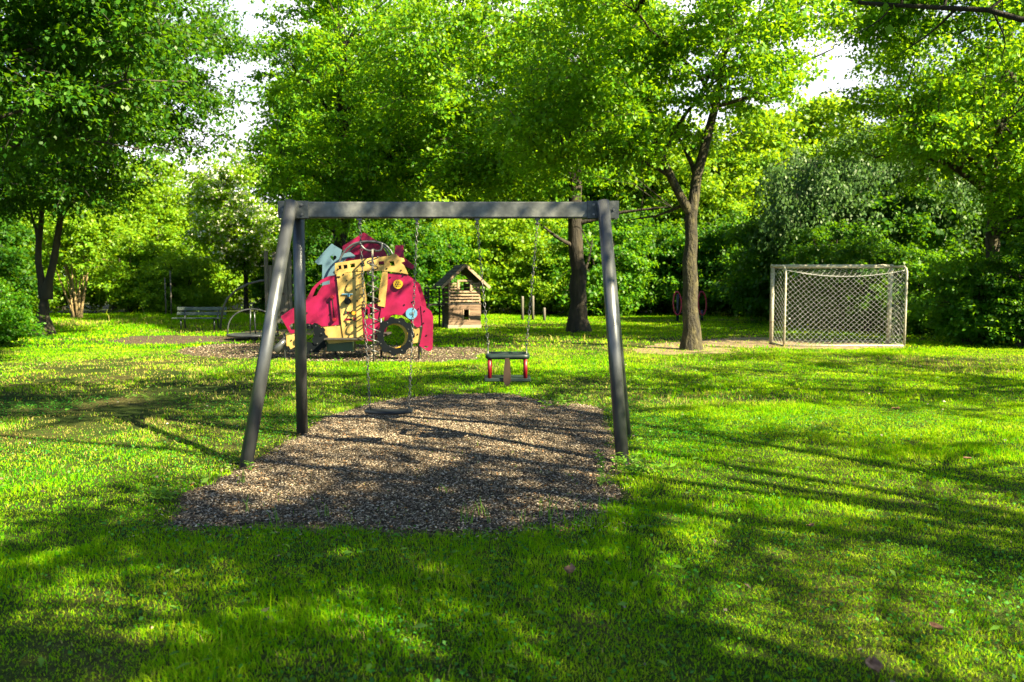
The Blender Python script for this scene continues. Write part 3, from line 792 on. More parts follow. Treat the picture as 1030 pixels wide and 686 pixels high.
HEDGE = 'shrubs of the hedge behind the lawn'
WOOD = 'tall trees of the wood behind the lawn'
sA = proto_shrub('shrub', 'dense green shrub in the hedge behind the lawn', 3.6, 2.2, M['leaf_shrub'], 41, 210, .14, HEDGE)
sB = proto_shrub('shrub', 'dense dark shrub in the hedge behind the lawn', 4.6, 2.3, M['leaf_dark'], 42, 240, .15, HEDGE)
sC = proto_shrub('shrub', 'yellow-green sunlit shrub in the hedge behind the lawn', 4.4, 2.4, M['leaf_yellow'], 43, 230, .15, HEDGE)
def proto_wood(label, h, r, leafm, seed, n_sec):
    return make_tree('woodland_tree', label, 'tree', (0, 0, 0), [((0, 0, h * .6), (r, r, h * .4), 1.0), ((0, -r * .2, h * .32), (r * .8, r * .8, h * .2), .35)],
                     [Vector((0, 0, 0)), Vector((.1, 0, h * .3)), Vector((-.1, .1, h * .9))], .24, leafm, M['bark_dark'], seed, n_sec=n_sec, n_twig=8, n_leaf=20, leaf=.2, twig=1.1, fork=.2, n_limb=12, shell=2.6, twig_wood=False, group=WOOD, spread=.14)
wA = proto_wood('tall green tree in the wood behind the lawn', 14, 4.2, M['leaf_maple'], 51, 330)
wB = proto_wood('tall dark green tree in the wood behind the lawn', 13, 4.0, M['leaf_shrub'], 52, 320)
wC = proto_wood('yellow-green tree in the wood behind the lawn', 9.5, 3.4, M['leaf_yellow'], 53, 260)

def place_px(proto, px, Y, sc, rz, label=None, group=None, first=[set()]):
    x = (px - 515) / FPX * Y
    if proto.name not in first[0]:
        first[0].add(proto.name); proto.location = (x, Y, 0); proto.rotation_euler = (0, 0, rz); proto.scale = (sc, sc, sc)
        if label: proto['label'] = label
        return proto
    return copy_tree(proto, (x, Y, 0), rz, sc, label, group)

rs = random.Random(12)
# hedge: (proto, px, depth, scale)
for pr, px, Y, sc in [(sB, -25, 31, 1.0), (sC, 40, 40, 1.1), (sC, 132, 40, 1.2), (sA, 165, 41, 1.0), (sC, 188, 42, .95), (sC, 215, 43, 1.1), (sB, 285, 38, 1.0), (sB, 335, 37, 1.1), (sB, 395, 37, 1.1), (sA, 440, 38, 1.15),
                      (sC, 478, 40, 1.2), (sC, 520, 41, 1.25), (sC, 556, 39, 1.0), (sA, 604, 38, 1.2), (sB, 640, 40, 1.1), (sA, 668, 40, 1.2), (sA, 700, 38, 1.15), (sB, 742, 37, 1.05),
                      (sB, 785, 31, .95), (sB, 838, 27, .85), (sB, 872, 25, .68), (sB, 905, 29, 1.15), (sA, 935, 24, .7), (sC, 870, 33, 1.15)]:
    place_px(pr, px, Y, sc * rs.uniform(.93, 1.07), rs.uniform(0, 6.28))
place_px(sA, 975, 20.5, .62, 1.0, 'low dark bush at the lawn edge next to the goal')
place_px(sB, 1030, 19.5, .55, 2.0, 'low dark bush at the lawn edge, one bush further from the goal')
place_px(sA, -22, 19.0, .5, 3.0, 'dark green bush in the shade in front of the black twin-stemmed tree')
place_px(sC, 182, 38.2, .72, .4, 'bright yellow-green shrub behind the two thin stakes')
for pr, px, Y, sc in [(wB, -30, 40, 1.0), (wB, 60, 45, .95), (wC, 150, 47, .95), (wC, 215, 50, .85), (wB, 318, 46, 1.0), (wA, 350, 47, 1.15), (wC, 430, 46, 1.4), (wC, 510, 48, 1.4), (wA, 590, 47, 1.05), (wC, 655, 48, 1.3),
                      (wC, 715, 44, 1.0), (wC, 758, 46, 1.3), (wC, 812, 47, 1.38), (wB, 870, 45, .8), (wB, 915, 40, .9), (wB, 985, 38, 1.0), (wB, 1060, 34, 1.0)]:
    place_px(pr, px, Y, sc * rs.uniform(.95, 1.05), rs.uniform(0, 6.28))

# the hedge and the wood go on round both sides of the lawn
for pr, x, y, sc in ((sB, -19, 13.5, .9), (sA, -18.5, 18.5, 1.0), (sB, -20, 24, 1.0), (sA, -17.5, 8, .9), (sB, -20.5, 29, 1.0), (wB, -24, 17, .9), (wA, -25, 25, .9), (wB, -23, 9, .8),
                     (sA, 17.5, 17, .8), (sB, 19, 22, .95), (sB, 20.5, 28, 1.0), (wB, 24, 27, .9), (wA, 23, 19, .8)):
    copy_tree(pr, (x, y, 0), rs.uniform(0, 6.28), sc * rs.uniform(.93, 1.07))

# ------------------------------------------------------------------ swing frame
YB = 7.6
def swing_frame():
    c = P(450, 450, YB)
    root = thing('swing_frame', 'grey galvanised steel swing frame with slanting tube legs standing over the bark bed', 'swing frame', (c.x, YB, 0))
    zt = P(451, 203.3, YB).z; zb = P(451, 219.6, YB).z; zc = (zt + zb) / 2; hh = zt - zb
    xl = P(282, 212, YB).x; xr = P(621, 211, YB).x
    MB().box(((xl + xr) / 2, YB, zc), (xr - xl, .10, hh), bevel=.012).build('crossbeam', M['beam_steel'], root)
    legs = [(P(293, 204, YB - .11), G(246, 470)), (P(300, 206, YB + .11), G(304, 438)), (P(607, 203, YB - .11), G(627, 468)), (P(607, 206, YB + .11), G(630, 439))]
    for i, (a, b) in enumerate(legs):
        a = Vector(a); b = Vector(b); b.z = -.05
        a.z = zt + (-.004 if i in (0, 2) else -.02)
        MB().tube([b, a], .058, 20).build('leg', M['steel'], root)
    for x0, x1 in ((xl - .006, P(312, 211, YB).x), (P(590, 211, YB).x, xr + .006)):
        br = MB()
        br.box(((x0 + x1) / 2, YB - .058, zc), (x1 - x0, .012, hh + .012), bevel=.004).box(((x0 + x1) / 2, YB + .058, zc), (x1 - x0, .012, hh + .012), bevel=.004)
        o = br.build('end_bracket', M['steel_dark'], root)
        inner = x1 - .06 if x0 < -1 else x0 + .06
        outer = x0 + .05 if x0 < -1 else x1 - .05
        for bx, bz in ((inner, .045), (inner, -.045), (outer, 0)):
            MB().tube([(bx, YB - .064, zc + bz), (bx, YB - .078, zc + bz)], .012, 8).build('bolt', M['chain'], o, origin=root.location)
    return root, zb
frame, ZB = swing_frame()

def chain_links(a, b, pitch=.036, wire=.0036, wl=.011):
    a = Vector(a); b = Vector(b); d = b - a; n = int(d.length / pitch); t = d.normalized()
    u = t.cross(Vector((0, 1, 0))).normalized(); v = t.cross(u)
    m = MB()
    for i in range(n):
        c = a + d * ((i + .5) / n); s_ = u if i % 2 == 0 else v
        L = pitch * .66
        pts = []
        for k in range(10):
            an = 2 * math.pi * k / 10
            pts.append(c + t * math.sin(an) * L + s_ * math.cos(an) * wl)
        m.tube(pts, wire, 5, closed=True)
    return m

def hanger(p, root):
    m = MB(); m.box((p.x, YB, ZB - .010), (.05, .06, .018), bevel=.004).box((p.x, YB, ZB - .035), (.022, .03, .04), bevel=.004)
    m.tube([(p.x - .02, YB, ZB - .05), (p.x + .02, YB, ZB - .05)], .009, 8)
    m.build('hanger', M['chain'], root)

def flat_swing():
    c = P(391.5, 413.5, YB)
    root = thing('flat_swing', 'black flat rubber swing seat hanging low on two chains', 'swing', (c.x, YB, c.z))
    L = P(372, 411, YB); Rr = P(411.5, 411, YB); tl = P(362, 225, YB); tr = P(419.5, 225, YB)
    s = MB()
    xs = np.linspace(P(368, 413, YB).x, P(414.5, 413, YB).x, 13)
    half = (xs[-1] - xs[0]) / 2; xm = (xs[0] + xs[-1]) / 2
    for sec in range(1):
        vs = []; fs = []
        for i, x in enumerate(xs):
            u = (x - xm) / half
            zz = c.z - .012 + .012 * u * u; dep = .085 * (1 - .18 * abs(u) ** 4)
            prof = [(-dep, 0.0), (-dep, .010), (-dep + .014, .020), (dep - .014, .020), (dep, .010), (dep, 0.0), (dep - .014, -.012), (-dep + .014, -.012)]
            vs += [Vector((x, YB + y, zz + z)) for y, z in prof]
        k = 8
        for i in range(len(xs) - 1):
            for j in range(k): fs.append((i * k + j, i * k + (j + 1) % k, (i + 1) * k + (j + 1) % k, (i + 1) * k + j))
        fs.append(tuple(range(k))); fs.append(tuple(range((len(xs) - 1) * k, len(xs) * k))[::-1])
        s.add(vs, fs)
    s.build('seat', M['rubber'], root)
    for p in (L, Rr):
        MB().tube([(p.x, YB - .05, c.z + .005), (p.x, YB - .03, c.z + .03), (p.x, YB, c.z + .045), (p.x, YB + .03, c.z + .03), (p.x, YB + .05, c.z + .005)], .008, 8).box((p.x, YB, c.z + .01), (.05, .13, .012), bevel=.004).build('seat_clamp', M['rubber'], root)
    for a, b in ((tl, L), (tr, Rr)):
        hanger(a, root)
        chain_links((a.x, YB, ZB - .06), (b.x, YB, c.z + .04)).build('chain', M['chain'], root)
flat_swing()

def toddler_swing():
    ct = P(510.5, 357.5, YB); cb = P(510, 380.5, YB)
    root = thing('toddler_swing', 'toddler cradle swing with dark green rails, red posts and wooden paddle', 'swing', (ct.x, YB, cb.z))
    x0 = P(489, 357, YB).x; x1 = P(532, 357, YB).x; d = .13
    def rail(z, xa, xb, rad, name):
        xm = (xa + xb) / 2
        pts = []
        for (sx, sy) in ((1, -1), (1, 1), (-1, 1), (-1, -1)):
            cx = (xb - .03) if sx > 0 else (xa + .03); cyy = YB + sy * (d - .03)
            a0 = {(1, -1): -90, (1, 1): 0, (-1, 1): 90, (-1, -1): 180}[(sx, sy)]
            for k in range(5):
                an = R(a0 + k * 22.5); pts.append((cx + math.cos(an) * .03, cyy + math.sin(an) * .03, z))
        return MB().tube(pts, rad, 10, closed=True)
    rail(ct.z, x0 + .02, x1 - .02, .026, 'r').build('top_rail', M['rubber_green'], root)
    s = MB(); s.box(((x0 + x1) / 2, YB, cb.z), (x1 - x0 + .03, 2 * d + .02, .034), bevel=.012); s.build('seat', M['rubber_green'], root)
    for x in (x0 + .035, x1 - .035):
        for y in (-1, 1):
            MB().tube([(x, YB + y * (d - .012), cb.z + .015), (x, YB + y * (d - .012), ct.z - .018)], .019, 12).build('post', M['red_post'], root)
    for y, sc in ((-1, 1.0), (1, .85)):
        xm = ct.x - .003; top = ct.z - .01; bot = cb.z - .055 * sc
        prof = [(0, .020), (.25, .026), (.55, .034), (.8, .036), (.93, .026), (1, .008)]
        out_ = [(xm - w_, top + (bot - top) * t) for t, w_ in prof] + [(xm + w_, top + (bot - top) * t) for t, w_ in prof[::-1]]
        MB().prism([out_], YB + y * (d + .022) - .011, .022).build('paddle', M['wood_paddle'], root)
    for tx, bx in ((480, 491), (540.5, 529.5)):
        a = P(tx, 225, YB); b = P(bx, 355, YB)
        hanger(a, root)
        top = Vector((a.x, YB, ZB - .06)); ring = Vector((b.x, YB, ct.z + .10))
        chain_links(top, ring).build('chain', M['chain'], root)
        m = MB()
        for y in (-1, 1): m.tube([ring, (b.x, YB + y * (d - .02), ct.z + .015)], .006, 6)
        m.tube([ring + Vector((0, 0, .015)), ring], .011, 8)
        m.build('hook', M['chain'], root)
toddler_swing()

# ------------------------------------------------------------------ play truck (outlines measured in photo pixels at its distance)
YT = 16.0
def Z2(zx, zy, Y=YT):
    p = P(270 + zx / 4.9, 225 + zy / 4.9, Y); return (p.x, p.z)
def outl(pts, Y=YT): return [Z2(a, b, Y) for a, b in pts]
def circ(cx, cy_, r, n=20, Y=YT): return [Z2(cx + r * math.cos(2 * math.pi * k / n), cy_ + r * math.sin(2 * math.pi * k / n), Y) for k in range(n)]
def quad(x0, y0, x1, y1, Y=YT): return outl([(x0, y0), (x1, y0), (x1, y1), (x0, y1)], Y)

def gear(cx, cy_, ro, ri, Y, teeth=11, n=132, th=.13):
    o_ = []
    for k in range(n):
        a = 2 * math.pi * k / n
        q = .5 + .5 * math.tanh(5 * math.cos(teeth * a + .6))
        o_.append(Z2(cx + (ro * (1 - th * .7 * (1 - q))) * math.cos(a), cy_ + (ro * (1 - th * .7 * (1 - q))) * math.sin(a), Y))
    return o_

def play_truck():
    c = P(355, 355, YT + .6)
    root = thing('play_truck', 'magenta and yellow truck-shaped play structure with black gear wheels and blue birdhouse panel', 'play structure', (c.x, YT + .6, 0))
    T = .022
    def part(name, loops, Y, mat, t=T, parent=None):
        m = MB(); m.prism(loops, Y, t)
        return m.build(name, M[mat], parent or root, origin=root.location)
    # front side
    cab = [(60, 458), (96, 432), (130, 411), (160, 398), (182, 380), (200, 350), (216, 318), (234, 298), (262, 275), (300, 258), (335, 252), (345, 330), (356, 420), (366, 497), (310, 503), (262, 507),
           (250, 497), (228, 490), (205, 489), (182, 497), (160, 515), (140, 530), (122, 541), (106, 541), (90, 512), (74, 482)]
    win = [(216, 361), (238, 353), (246, 335), (258, 316), (272, 303), (302, 298), (302, 279), (272, 287), (250, 300), (232, 322)]
    nose = [(100, 502), (116, 492), (130, 490), (131, 508), (126, 524), (110, 522)]
    cabp = part('cab_panel', [outl(cab), outl(win), outl(nose)], YT, 'magenta')
    part('ladder_panel', [outl([(337, 246), (440, 238), (455, 380), (468, 558), (371, 562), (362, 500), (350, 380)]), outl([(374, 433), (418, 432), (418, 443), (374, 444)]), outl([(376, 467), (420, 466), (420, 477), (376, 478)])], YT - .035, 'tan')
    part('sill_panel', [outl([(256, 511), (362, 502), (371, 563), (468, 559), (468, 576), (300, 592), (276, 560)])], YT - .012, 'tan')
    part('window_post', [outl([(442, 238), (468, 238), (484, 370), (480, 412), (452, 411)])], YT - .02, 'tan')
    part('window_post', [outl([(562, 234), (588, 231), (586, 300), (574, 411), (541, 404), (548, 320)])], YT - .02, 'tan')
    # lower doorway with two openings
    part('door_panel', [outl([(455, 398), (558, 396), (545, 470), (535, 520), (528, 580), (478, 578), (466, 520)]), quad(472, 420, 488, 470), quad(498, 415, 520, 470)], YT + .03, 'magenta')
    rear = [(580, 243), (660, 247), (690, 256), (712, 275), (730, 305), (744, 345), (752, 385), (758, 440), (760, 500), (735, 512), (716, 500), (690, 470), (660, 452), (620, 446), (585, 452), (556, 468), (548, 462), (560, 400), (575, 410), (582, 340)]
    part('rear_panel', [outl(rear)], YT, 'magenta')
    part('roof_rail', [outl([(330, 195), (375, 187), (420, 180), (475, 173), (525, 166), (570, 162), (604, 158), (612, 150), (632, 150), (644, 165), (668, 170), (672, 186), (655, 192), (668, 205), (680, 228), (690, 250), (660, 243), (600, 236), (540, 232), (480, 232), (430, 235), (380, 241), (328, 250)])]
         + [outl([(a, b), (a + w_, b - 3), (a + w_ + 2, b + 16), (a + 2, b + 19)]) for a, b, w_ in ((346, 208, 14), (370, 204, 20), (404, 198, 23), (452, 193, 22), (497, 190, 25), (543, 187, 28))] + [outl([(594, 186), (620, 184), (624, 207), (606, 209)])], YT - .03, 'tan')
    fen = part('mudguard_panel', [outl([(752, 404), (780, 414), (802, 432), (812, 460), (811, 540), (809, 615), (800, 627), (784, 627), (744, 601), (754, 555), (761, 515), (756, 455)]), outl([(765, 602), (790, 602), (783, 612), (772, 612)])], YT - .016, 'magenta')
    part('rear_bumper', [outl([(712, 511), (761, 509), (757, 545), (748, 584), (704, 592), (716, 550)])], YT + .03, 'tan')
    part('front_bumper', [outl([(86, 552), (130, 543), (134, 605), (120, 612), (108, 620), (100, 604), (88, 604)])], YT + .02, 'tan')
    # rear wheel, yellow disc behind it, hub bolts
    part('rear_wheel_backing', [circ(619, 560, 86, 40, YT + .055), circ(617, 556, 57, 32, YT + .055)], YT + .055, 'yellow', .02)
    rw = part('rear_wheel', [gear(624, 555, 97, 60, YT - .045), circ(628, 552, 61, 32)], YT - .045, 'black', .035)
    for k in range(8):
        a = 2 * math.pi * k / 8 + .3; x, z = Z2(624 + 76 * math.cos(a), 555 + 76 * math.sin(a))
        MB().tube([(x, YT - .046, z), (x, YT - .058, z)], .013, 8).build('bolt', M['chain'], rw, origin=root.location)
    # front wheel with quarter cutouts
    fw_ = part('front_wheel', [gear(214, 566, 78, 30, YT - .04, 10, th=.16), outl([(180, 520), (222, 517), (234, 535), (238, 560), (228, 585), (206, 585), (184, 580), (178, 550)])], YT - .04, 'black', .035)
    part('hub_plate', [outl([(219, 500), (244, 493), (252, 515), (270, 530), (272, 548), (254, 552), (250, 590), (230, 596), (216, 572), (230, 548)])], YT - .058, 'black', .018, fw_)
    for a, q in ((205, 500), (237, 503), (263, 540), (245, 590), (215, 622), (190, 612)):
        x, z = Z2(a, q); MB().tube([(x, YT - .041, z), (x, YT - .07, z)], .012, 8).build('bolt', M['chain'], fw_, origin=root.location)
    # other side of the truck, 1.15 m back
    YR = YT + 1.15
    def back(pts): 
        return [(Z2(a, b_)) for a, b_ in pts]
    part('far_side_panel', [back([(480, 402), (556, 400), (600, 260), (660, 255), (715, 300), (745, 400), (752, 470), (700, 470), (660, 452), (610, 448), (560, 468), (530, 560), (480, 560)]), back([(495, 430), (525, 430), (525, 500), (495, 500)])], YR, 'magenta')
    part('far_side_panel', [back([(110, 430), (190, 380), (240, 310), (300, 275), (330, 300), (340, 490), (262, 505), (228, 490), (190, 495), (130, 520)]), back([(225, 355), (250, 320), (300, 300), (305, 340)])], YR, 'magenta')
    # floors and boxes
    x0, z0 = Z2(285, 566); x1, _ = Z2(472, 566)
    MB().box(((x0 + x1) / 2, YT - .10, z0), (x1 - x0, .26, .035), bevel=.006).build('step', M['wood_dark'], root)
    x0, z0 = Z2(280, 585); x1, z1 = Z2(411, 632)
    MB().box(((x0 + x1) / 2, YT + .25, (z0 + z1) / 2), (x1 - x0, .34, z0 - z1), bevel=.01).build('underbox', M['darkgreen'], root)
    x0, z0 = Z2(300, 555); x1, _ = Z2(700, 555)
    MB().box(((x0 + x1) / 2 - .2, YT + .62, z0), (x1 - x0 - .7, 1.0, .04), bevel=.006).build('deck', M['wood_dark'], root)
    # roof panels standing further back
    part('roof_panel', [outl([(364, 112), (415, 78), (471, 43), (536, 85), (562, 112), (590, 165), (600, 200), (390, 200), (372, 150)], YT + .75)], YT + .75, 'magenta')
    part('wing_panel', [outl([(626, 106), (664, 105), (668, 166), (718, 206), (712, 226), (690, 219), (655, 200), (620, 152)], YT + .5)], YT + .5, 'magenta')
    heart = []
    for k in range(24):
        t = 2 * math.pi * k / 24
        heart.append((320 + 1.02 * 16 * math.sin(t) ** 3, 169 - (13 * math.cos(t) - 5 * math.cos(2 * t) - 2 * math.cos(3 * t) - math.cos(4 * t))))
    part('birdhouse_panel', [outl([(228, 188), (270, 142), (311, 98), (340, 116), (362, 130), (356, 150), (392, 142), (402, 140), (428, 158), (420, 172), (395, 166), (370, 182), (350, 205), (332, 222), (330, 262), (300, 300), (264, 306), (266, 200), (246, 202)], YT + .35), outl(heart, YT + .35)], YT + .35, 'bluepanel')
    # steel hoops over the roof
    def hoop(pts, Y, r=.022, name='hoop'):
        pp = [Vector((*[Z2(a, b_, Y)[0]], Y, Z2(a, b_, Y)[1])) for a, b_ in pts]
        # smooth through Catmull-Rom
        o_ = []
        for i in range(len(pp) - 1):
            q0, q1, q2, q3 = pp[max(i - 1, 0)], pp[i], pp[i + 1], pp[min(i + 2, len(pp) - 1)]
            for k in range(5):
                t = k / 5
                o_.append(.5 * ((2 * q1) + (q2 - q0) * t + (2 * q0 - 5 * q1 + 4 * q2 - q3) * t * t + (3 * q1 - q0 - 3 * q2 + q3) * t ** 3))
        o_.append(pp[-1])
        return MB().tube(o_, r, 10).build(name, M['steel'], root)
    hoop([(345, 200), (362, 155), (392, 118), (430, 96), (480, 88), (530, 90), (570, 102), (600, 130), (620, 170)], YT + .12)
    hoop([(372, 195), (385, 150), (415, 118), (450, 98), (500, 92), (545, 98), (580, 125), (598, 160)], YT + .55)
    hoop([(447, 92), (462, 112), (484, 130), (520, 134), (553, 130), (560, 95)], YT - .05, .02, 'climbing_bar')
    # spiral pole
    px_, zt_ = Z2(526, 130); _, zb_ = Z2(526, 690)
    MB().tube([(px_, YT - .32, -.04), (px_, YT - .32, zt_)], .02, 10).build('spiral_pole', M['wood_grey'], root)
    MB().tube([(px_, YT - .32, zt_), (px_, YT - .05, zt_)], .018, 8).build('pole_arm', M['steel'], root)
    hp = []
    turns = 9.6; ns = int(turns * 14)
    zt2 = Z2(526, 165)[1]; zb2 = Z2(526, 660)[1]
    for k in range(ns + 1):
        a = 2 * math.pi * turns * k / ns; hp.append((px_ + .105 * math.cos(a), YT - .32 + .105 * math.sin(a), zt2 + (zb2 - zt2) * k / ns))
    MB().tube(hp, .013, 8).build('spiral', M['steel'], root)
    # small fittings
    x, z = Z2(640, 298)
    k_ = MB().disc((x, YT - .025, z), (0, 1, 0), .092, .05, 26).build('turning_disc', M['yellow'], root)
    b = MB()
    for q in range(6):
        a = q * math.pi / 3; b.disc((x + .048 * math.cos(a), YT - .051, z + .048 * math.sin(a)), (0, 1, 0), .014, .006, 8)
    b.disc((x, YT - .051, z), (0, 1, 0), .016, .008, 8); b.build('disc_stud', M['wood_dark'], k_, origin=root.location)
    x, z = Z2(707, 442)
    k_ = MB().disc((x, YT - .05, z), (0, 1, 0), .113, .05, 28).build('turning_disc', M['blue'], root)
    b = MB(); b.disc((x, YT - .078, z), (0, 1, 0), .03, .012, 12); b.box((x + .03, YT - .078, z - .015), (.05, .012, .03)); b.build('disc_hub', M['bluepanel'], k_, origin=root.location)
    x, z0 = Z2(316, 360); x2, z1 = Z2(327, 472)
    h_ = MB().tube([(x, YT - .05, z0), (x2, YT - .05, z1)], .013, 8).build('grab_handle', M['black'], root)
    for a, q in ((x, z0), (x2, z1)): MB().disc((a, YT - .035, q), (0, 1, 0), .036, .07, 14).build('handle_end', M['red_post'], h_, origin=root.location)
    x, z = Z2(393, 381); MB().disc((x, YT - .06, z), (0, 1, 0), .066, .06, 20).disc((x, YT - .1, z), (0, 1, 0), .04, .04, 16).build('knob', M['black'], root)
    x0, z = Z2(364, 347); x1, _ = Z2(417, 343)
    MB().box(((x0 + x1) / 2, YT - .05, z), (x1 - x0, .03, .022), bevel=.004).box(((x0 + x1) / 2 + .03, YT - .055, z - .03), (.05, .04, .05), bevel=.006).build('slide_rail', M['blue'], root)
    for (a, q, mt) in ((424, 440, 'orange'), (428, 471, 'red_post')):
        x, z = Z2(a, q); MB().disc((x, YT - .055, z), (0, 1, 0), .036, .05, 16).build('slide_bead', M[mt], root)
    for (a, q, mt) in ((384, 438, 'darkgreen'), (386, 471, 'red_post')):
        x, z = Z2(a, q); MB().disc((x, YT - .045, z), (0, 1, 0), .022, .04, 12).build('slide_bead', M[mt], root)
    # bolts
    for a, q, yy in ((388, 280, .035), (420, 268, .035), (387, 308, .035), (433, 325, .035), (440, 380, .035), (388, 500, .035), (432, 510, .035), (344, 262, .035), (372, 250, .035), (294, 388, 0), (303, 447, 0), (190, 440, 0), (352, 262, .035),
                     (662, 258, 0), (600, 265, 0), (740, 420, .016), (770, 430, .016), (765, 490, .016), (780, 550, .016), (710, 385, 0), (670, 400, 0), (735, 545, -.03), (345, 225, .03), (655, 230, .03), (520, 222, .03), (440, 228, .03), (585, 222, .03), (112, 575, -.02), (550, 380, .02), (468, 385, .02)):
        x, z = Z2(a, q); MB().tube([(x, YT - yy - .001, z), (x, YT - yy - .014, z)], .016, 8).build('bolt', M['black'], root)
    # posts into the ground
    for a, top, Y in ((270, 590, YT + .1), (740, 560, YT + .08), (72, 590, YT + .1), (270, 560, YT + 1.1), (720, 560, YT + 1.1), (132, 600, YT + .3), (530, 480, YT + .6)):
        x, z = Z2(a, top); MB().tube([(x, Y, -.04), (x, Y, z + .2)], .024, 10).build('post', M['steel'], root)
    # grey speaking funnel at the nose
    a = Vector((Z2(82, 572)[0], YT - .02, Z2(82, 572)[1])); bb = Vector((Z2(38, 628)[0], YT - .10, Z2(38, 628)[1]))
    MB().tube([a, a.lerp(bb, .35), bb], [.05, .06, .10], 16).build('speaking_funnel', M['steel'], root)
    MB().box((Z2(100, 590)[0], YT + .6, Z2(100, 590)[1] - .02), (.04, 1.1, .10), bevel=.01).build('front_crossbar', M['wood_grey'], root)
play_truck()

# ------------------------------------------------------------------ log playhouse
def playhouse():
    b = G(462.5, 330.5)
    root = thing('playhouse', 'small wooden playhouse on a plank base with dark gabled roof and slatted railing', 'playhouse', (b.x, b.y + .7, 0), rz=R(14))
    # local coordinates: front faces -y; width along x
    W, D = 1.12, 1.35; y0 = -D / 2
    def bd(m, name, parent=None): return m.build(name, None, parent or root, origin=(0, 0, 0))
    def B(name, mat, *boxes, parent=None, bev=.008):
        m = MB()
        for c, s_ in boxes: m.box(c, s_, bevel=bev)
        return m.build(name, M[mat], parent or root, origin=(0, 0, 0))
    B('foundation', 'sandstone', ((0, 0, .05), (W + .04, D + .04, .16)))
    # lower plank walls with window opening in front (x -.05..0.17, z .3-.62)
    bx = []
    zz = .13
    for i in range(4):
        h = .165; z = zz + h / 2 + i * (h + .006)
        if i in (1, 2):
            bx.append(((-.31, y0, z), (.50, .05, h))); bx.append(((.36, y0, z), (.40, .05, h)))
        else: bx.append(((0, y0, z), (W, .05, h)))
        bx.append(((0, -y0, z), (W, .05, h)))
        bx.append(((-W / 2 + .03, 0, z), (.05, D - .06, h))); bx.append(((W / 2 - .03, 0, z), (.05, D - .06, h)))
    B('lower_wall', 'wood_log', *bx)
    B('window_frame', 'wood_pale', ((-.05, y0 - .01, .47), (.035, .07, .36)), ((.155, y0 - .01, .47), (.035, .07, .36)))
    B('floor', 'wood_dark', ((0, 0, .83), (W + .06, D + .06, .05)))
    # corner posts
    for sx in (-1, 1):
        for sy in (-1, 1):
            B('corner_post', 'wood_pale', ((sx * (W / 2 - .04), sy * (D / 2 - .03), 1.22), (.06, .06, .74)))
    # railing boards front with gaps, sides
    bx = []
    for i in range(4):
        bx.append(((0, y0 - .005, .93 + i * .105), (W - .04, .035, .062)))
    for i in range(3):
        for sx in (-1, 1): bx.append(((sx * (W / 2 - .22), y0 - .005, 1.35 + i * .085), (.36, .035, .055)))
    for i in range(7):
        bx.append(((W / 2 - .03, 0, .93 + i * .1), (.035, D - .1, .06)))
    B('railing', 'wood_pale', *bx)
    B('upper_window_frame', 'wood_pale', ((-.22, y0 - .03, 1.45), (.07, .05, .36)), ((.22, y0 - .03, 1.45), (.07, .05, .36)), ((0, y0 - .03, 1.62), (.52, .055, .06)))
    # back wall with opening
    bx = [((0, -y0, .95 + i * .16), (W - .04, .04, .14)) for i in range(2)] + [((-.38, -y0, 1.3 + i * .16), (.3, .04, .14)) for i in range(3)] + [((.38, -y0, 1.3 + i * .16), (.3, .04, .14)) for i in range(3)]
    B('back_wall', 'wood_log', *bx)
    # roof
    ap = 2.17; ev = 1.44; hw = .80; yo = D / 2 + .24
    for sx in (-1, 1):
        m = MB()
        d = Vector((sx * hw, 0, ev - ap)); nrm = Vector((-(ev - ap), 0, sx * hw)).normalized() * (1 if sx > 0 else -1)
        if nrm.z < 0: nrm = -nrm
        for k in range(6):
            t0, t1 = k / 6, (k + 1) / 6 + .02
            a0 = Vector((0, 0, ap)) + d * t0; a1 = Vector((0, 0, ap)) + d * t1
            lo = nrm * (.010); hi = nrm * .032
            vs = []
            for y in (-yo, yo):
                vs += [Vector((a0.x, y, a0.z)) + lo * .2, Vector((a1.x, y, a1.z)) + lo * 1.4, Vector((a1.x, y, a1.z)) + hi, Vector((a0.x, y, a0.z)) + hi * .55]
            m.add(vs, [(0, 1, 2, 3), (4, 7, 6, 5), (0, 4, 5, 1), (1, 5, 6, 2), (2, 6, 7, 3), (3, 7, 4, 0)])
        ro = m.build('roof', M['roof_felt'], root, origin=(0, 0, 0))
        m = MB()
        a = Vector((0, -yo - .012, ap - .03)); e = Vector((sx * (hw + .03), -yo - .012, ev - .06))
        m.beam(a + Vector((sx * .005, 0, 0)), e, .035, .085)
        m.build('bargeboard', M['wood_pale'], ro, origin=(0, 0, 0))
        m = MB(); m.beam((sx * .01, yo + .012, ap - .03), (sx * (hw + .03), yo + .012, ev - .06), .035, .085); m.build('bargeboard', M['wood_pale'], ro, origin=(0, 0, 0))
    # side landing with dark posts and ladder on the left
    bx = [((-W / 2 - .36, .1, .80), (.62, .95, .05))]
    for x in (-W / 2 - .62, -W / 2 - .12):
        for y in (-.36, .5): bx.append(((x, y, .70), (.06, .06, 1.4)))
    for z in (1.02, 1.22, 1.38): bx.append(((-W / 2 - .62, .07, z), (.04, .9, .05))); 
    for z in (1.05, 1.36): bx.append(((-W / 2 - .37, .5, z), (.5, .04, .05)))
    B('landing', 'wood_dark', *bx)
    lad = MB()
    for y in (-.2, .25): lad.beam((-W / 2 - 1.0, y, .0), (-W / 2 - .66, y, .84), .05, .05)
    for k in range(4): t = (k + .6) / 4.4; lad.box((-W / 2 - 1.0 + .34 * t, .025, .84 * t), (.05, .42, .03))
    lad.build('ladder', M['wood_dark'], root, origin=(0, 0, 0))
playhouse()

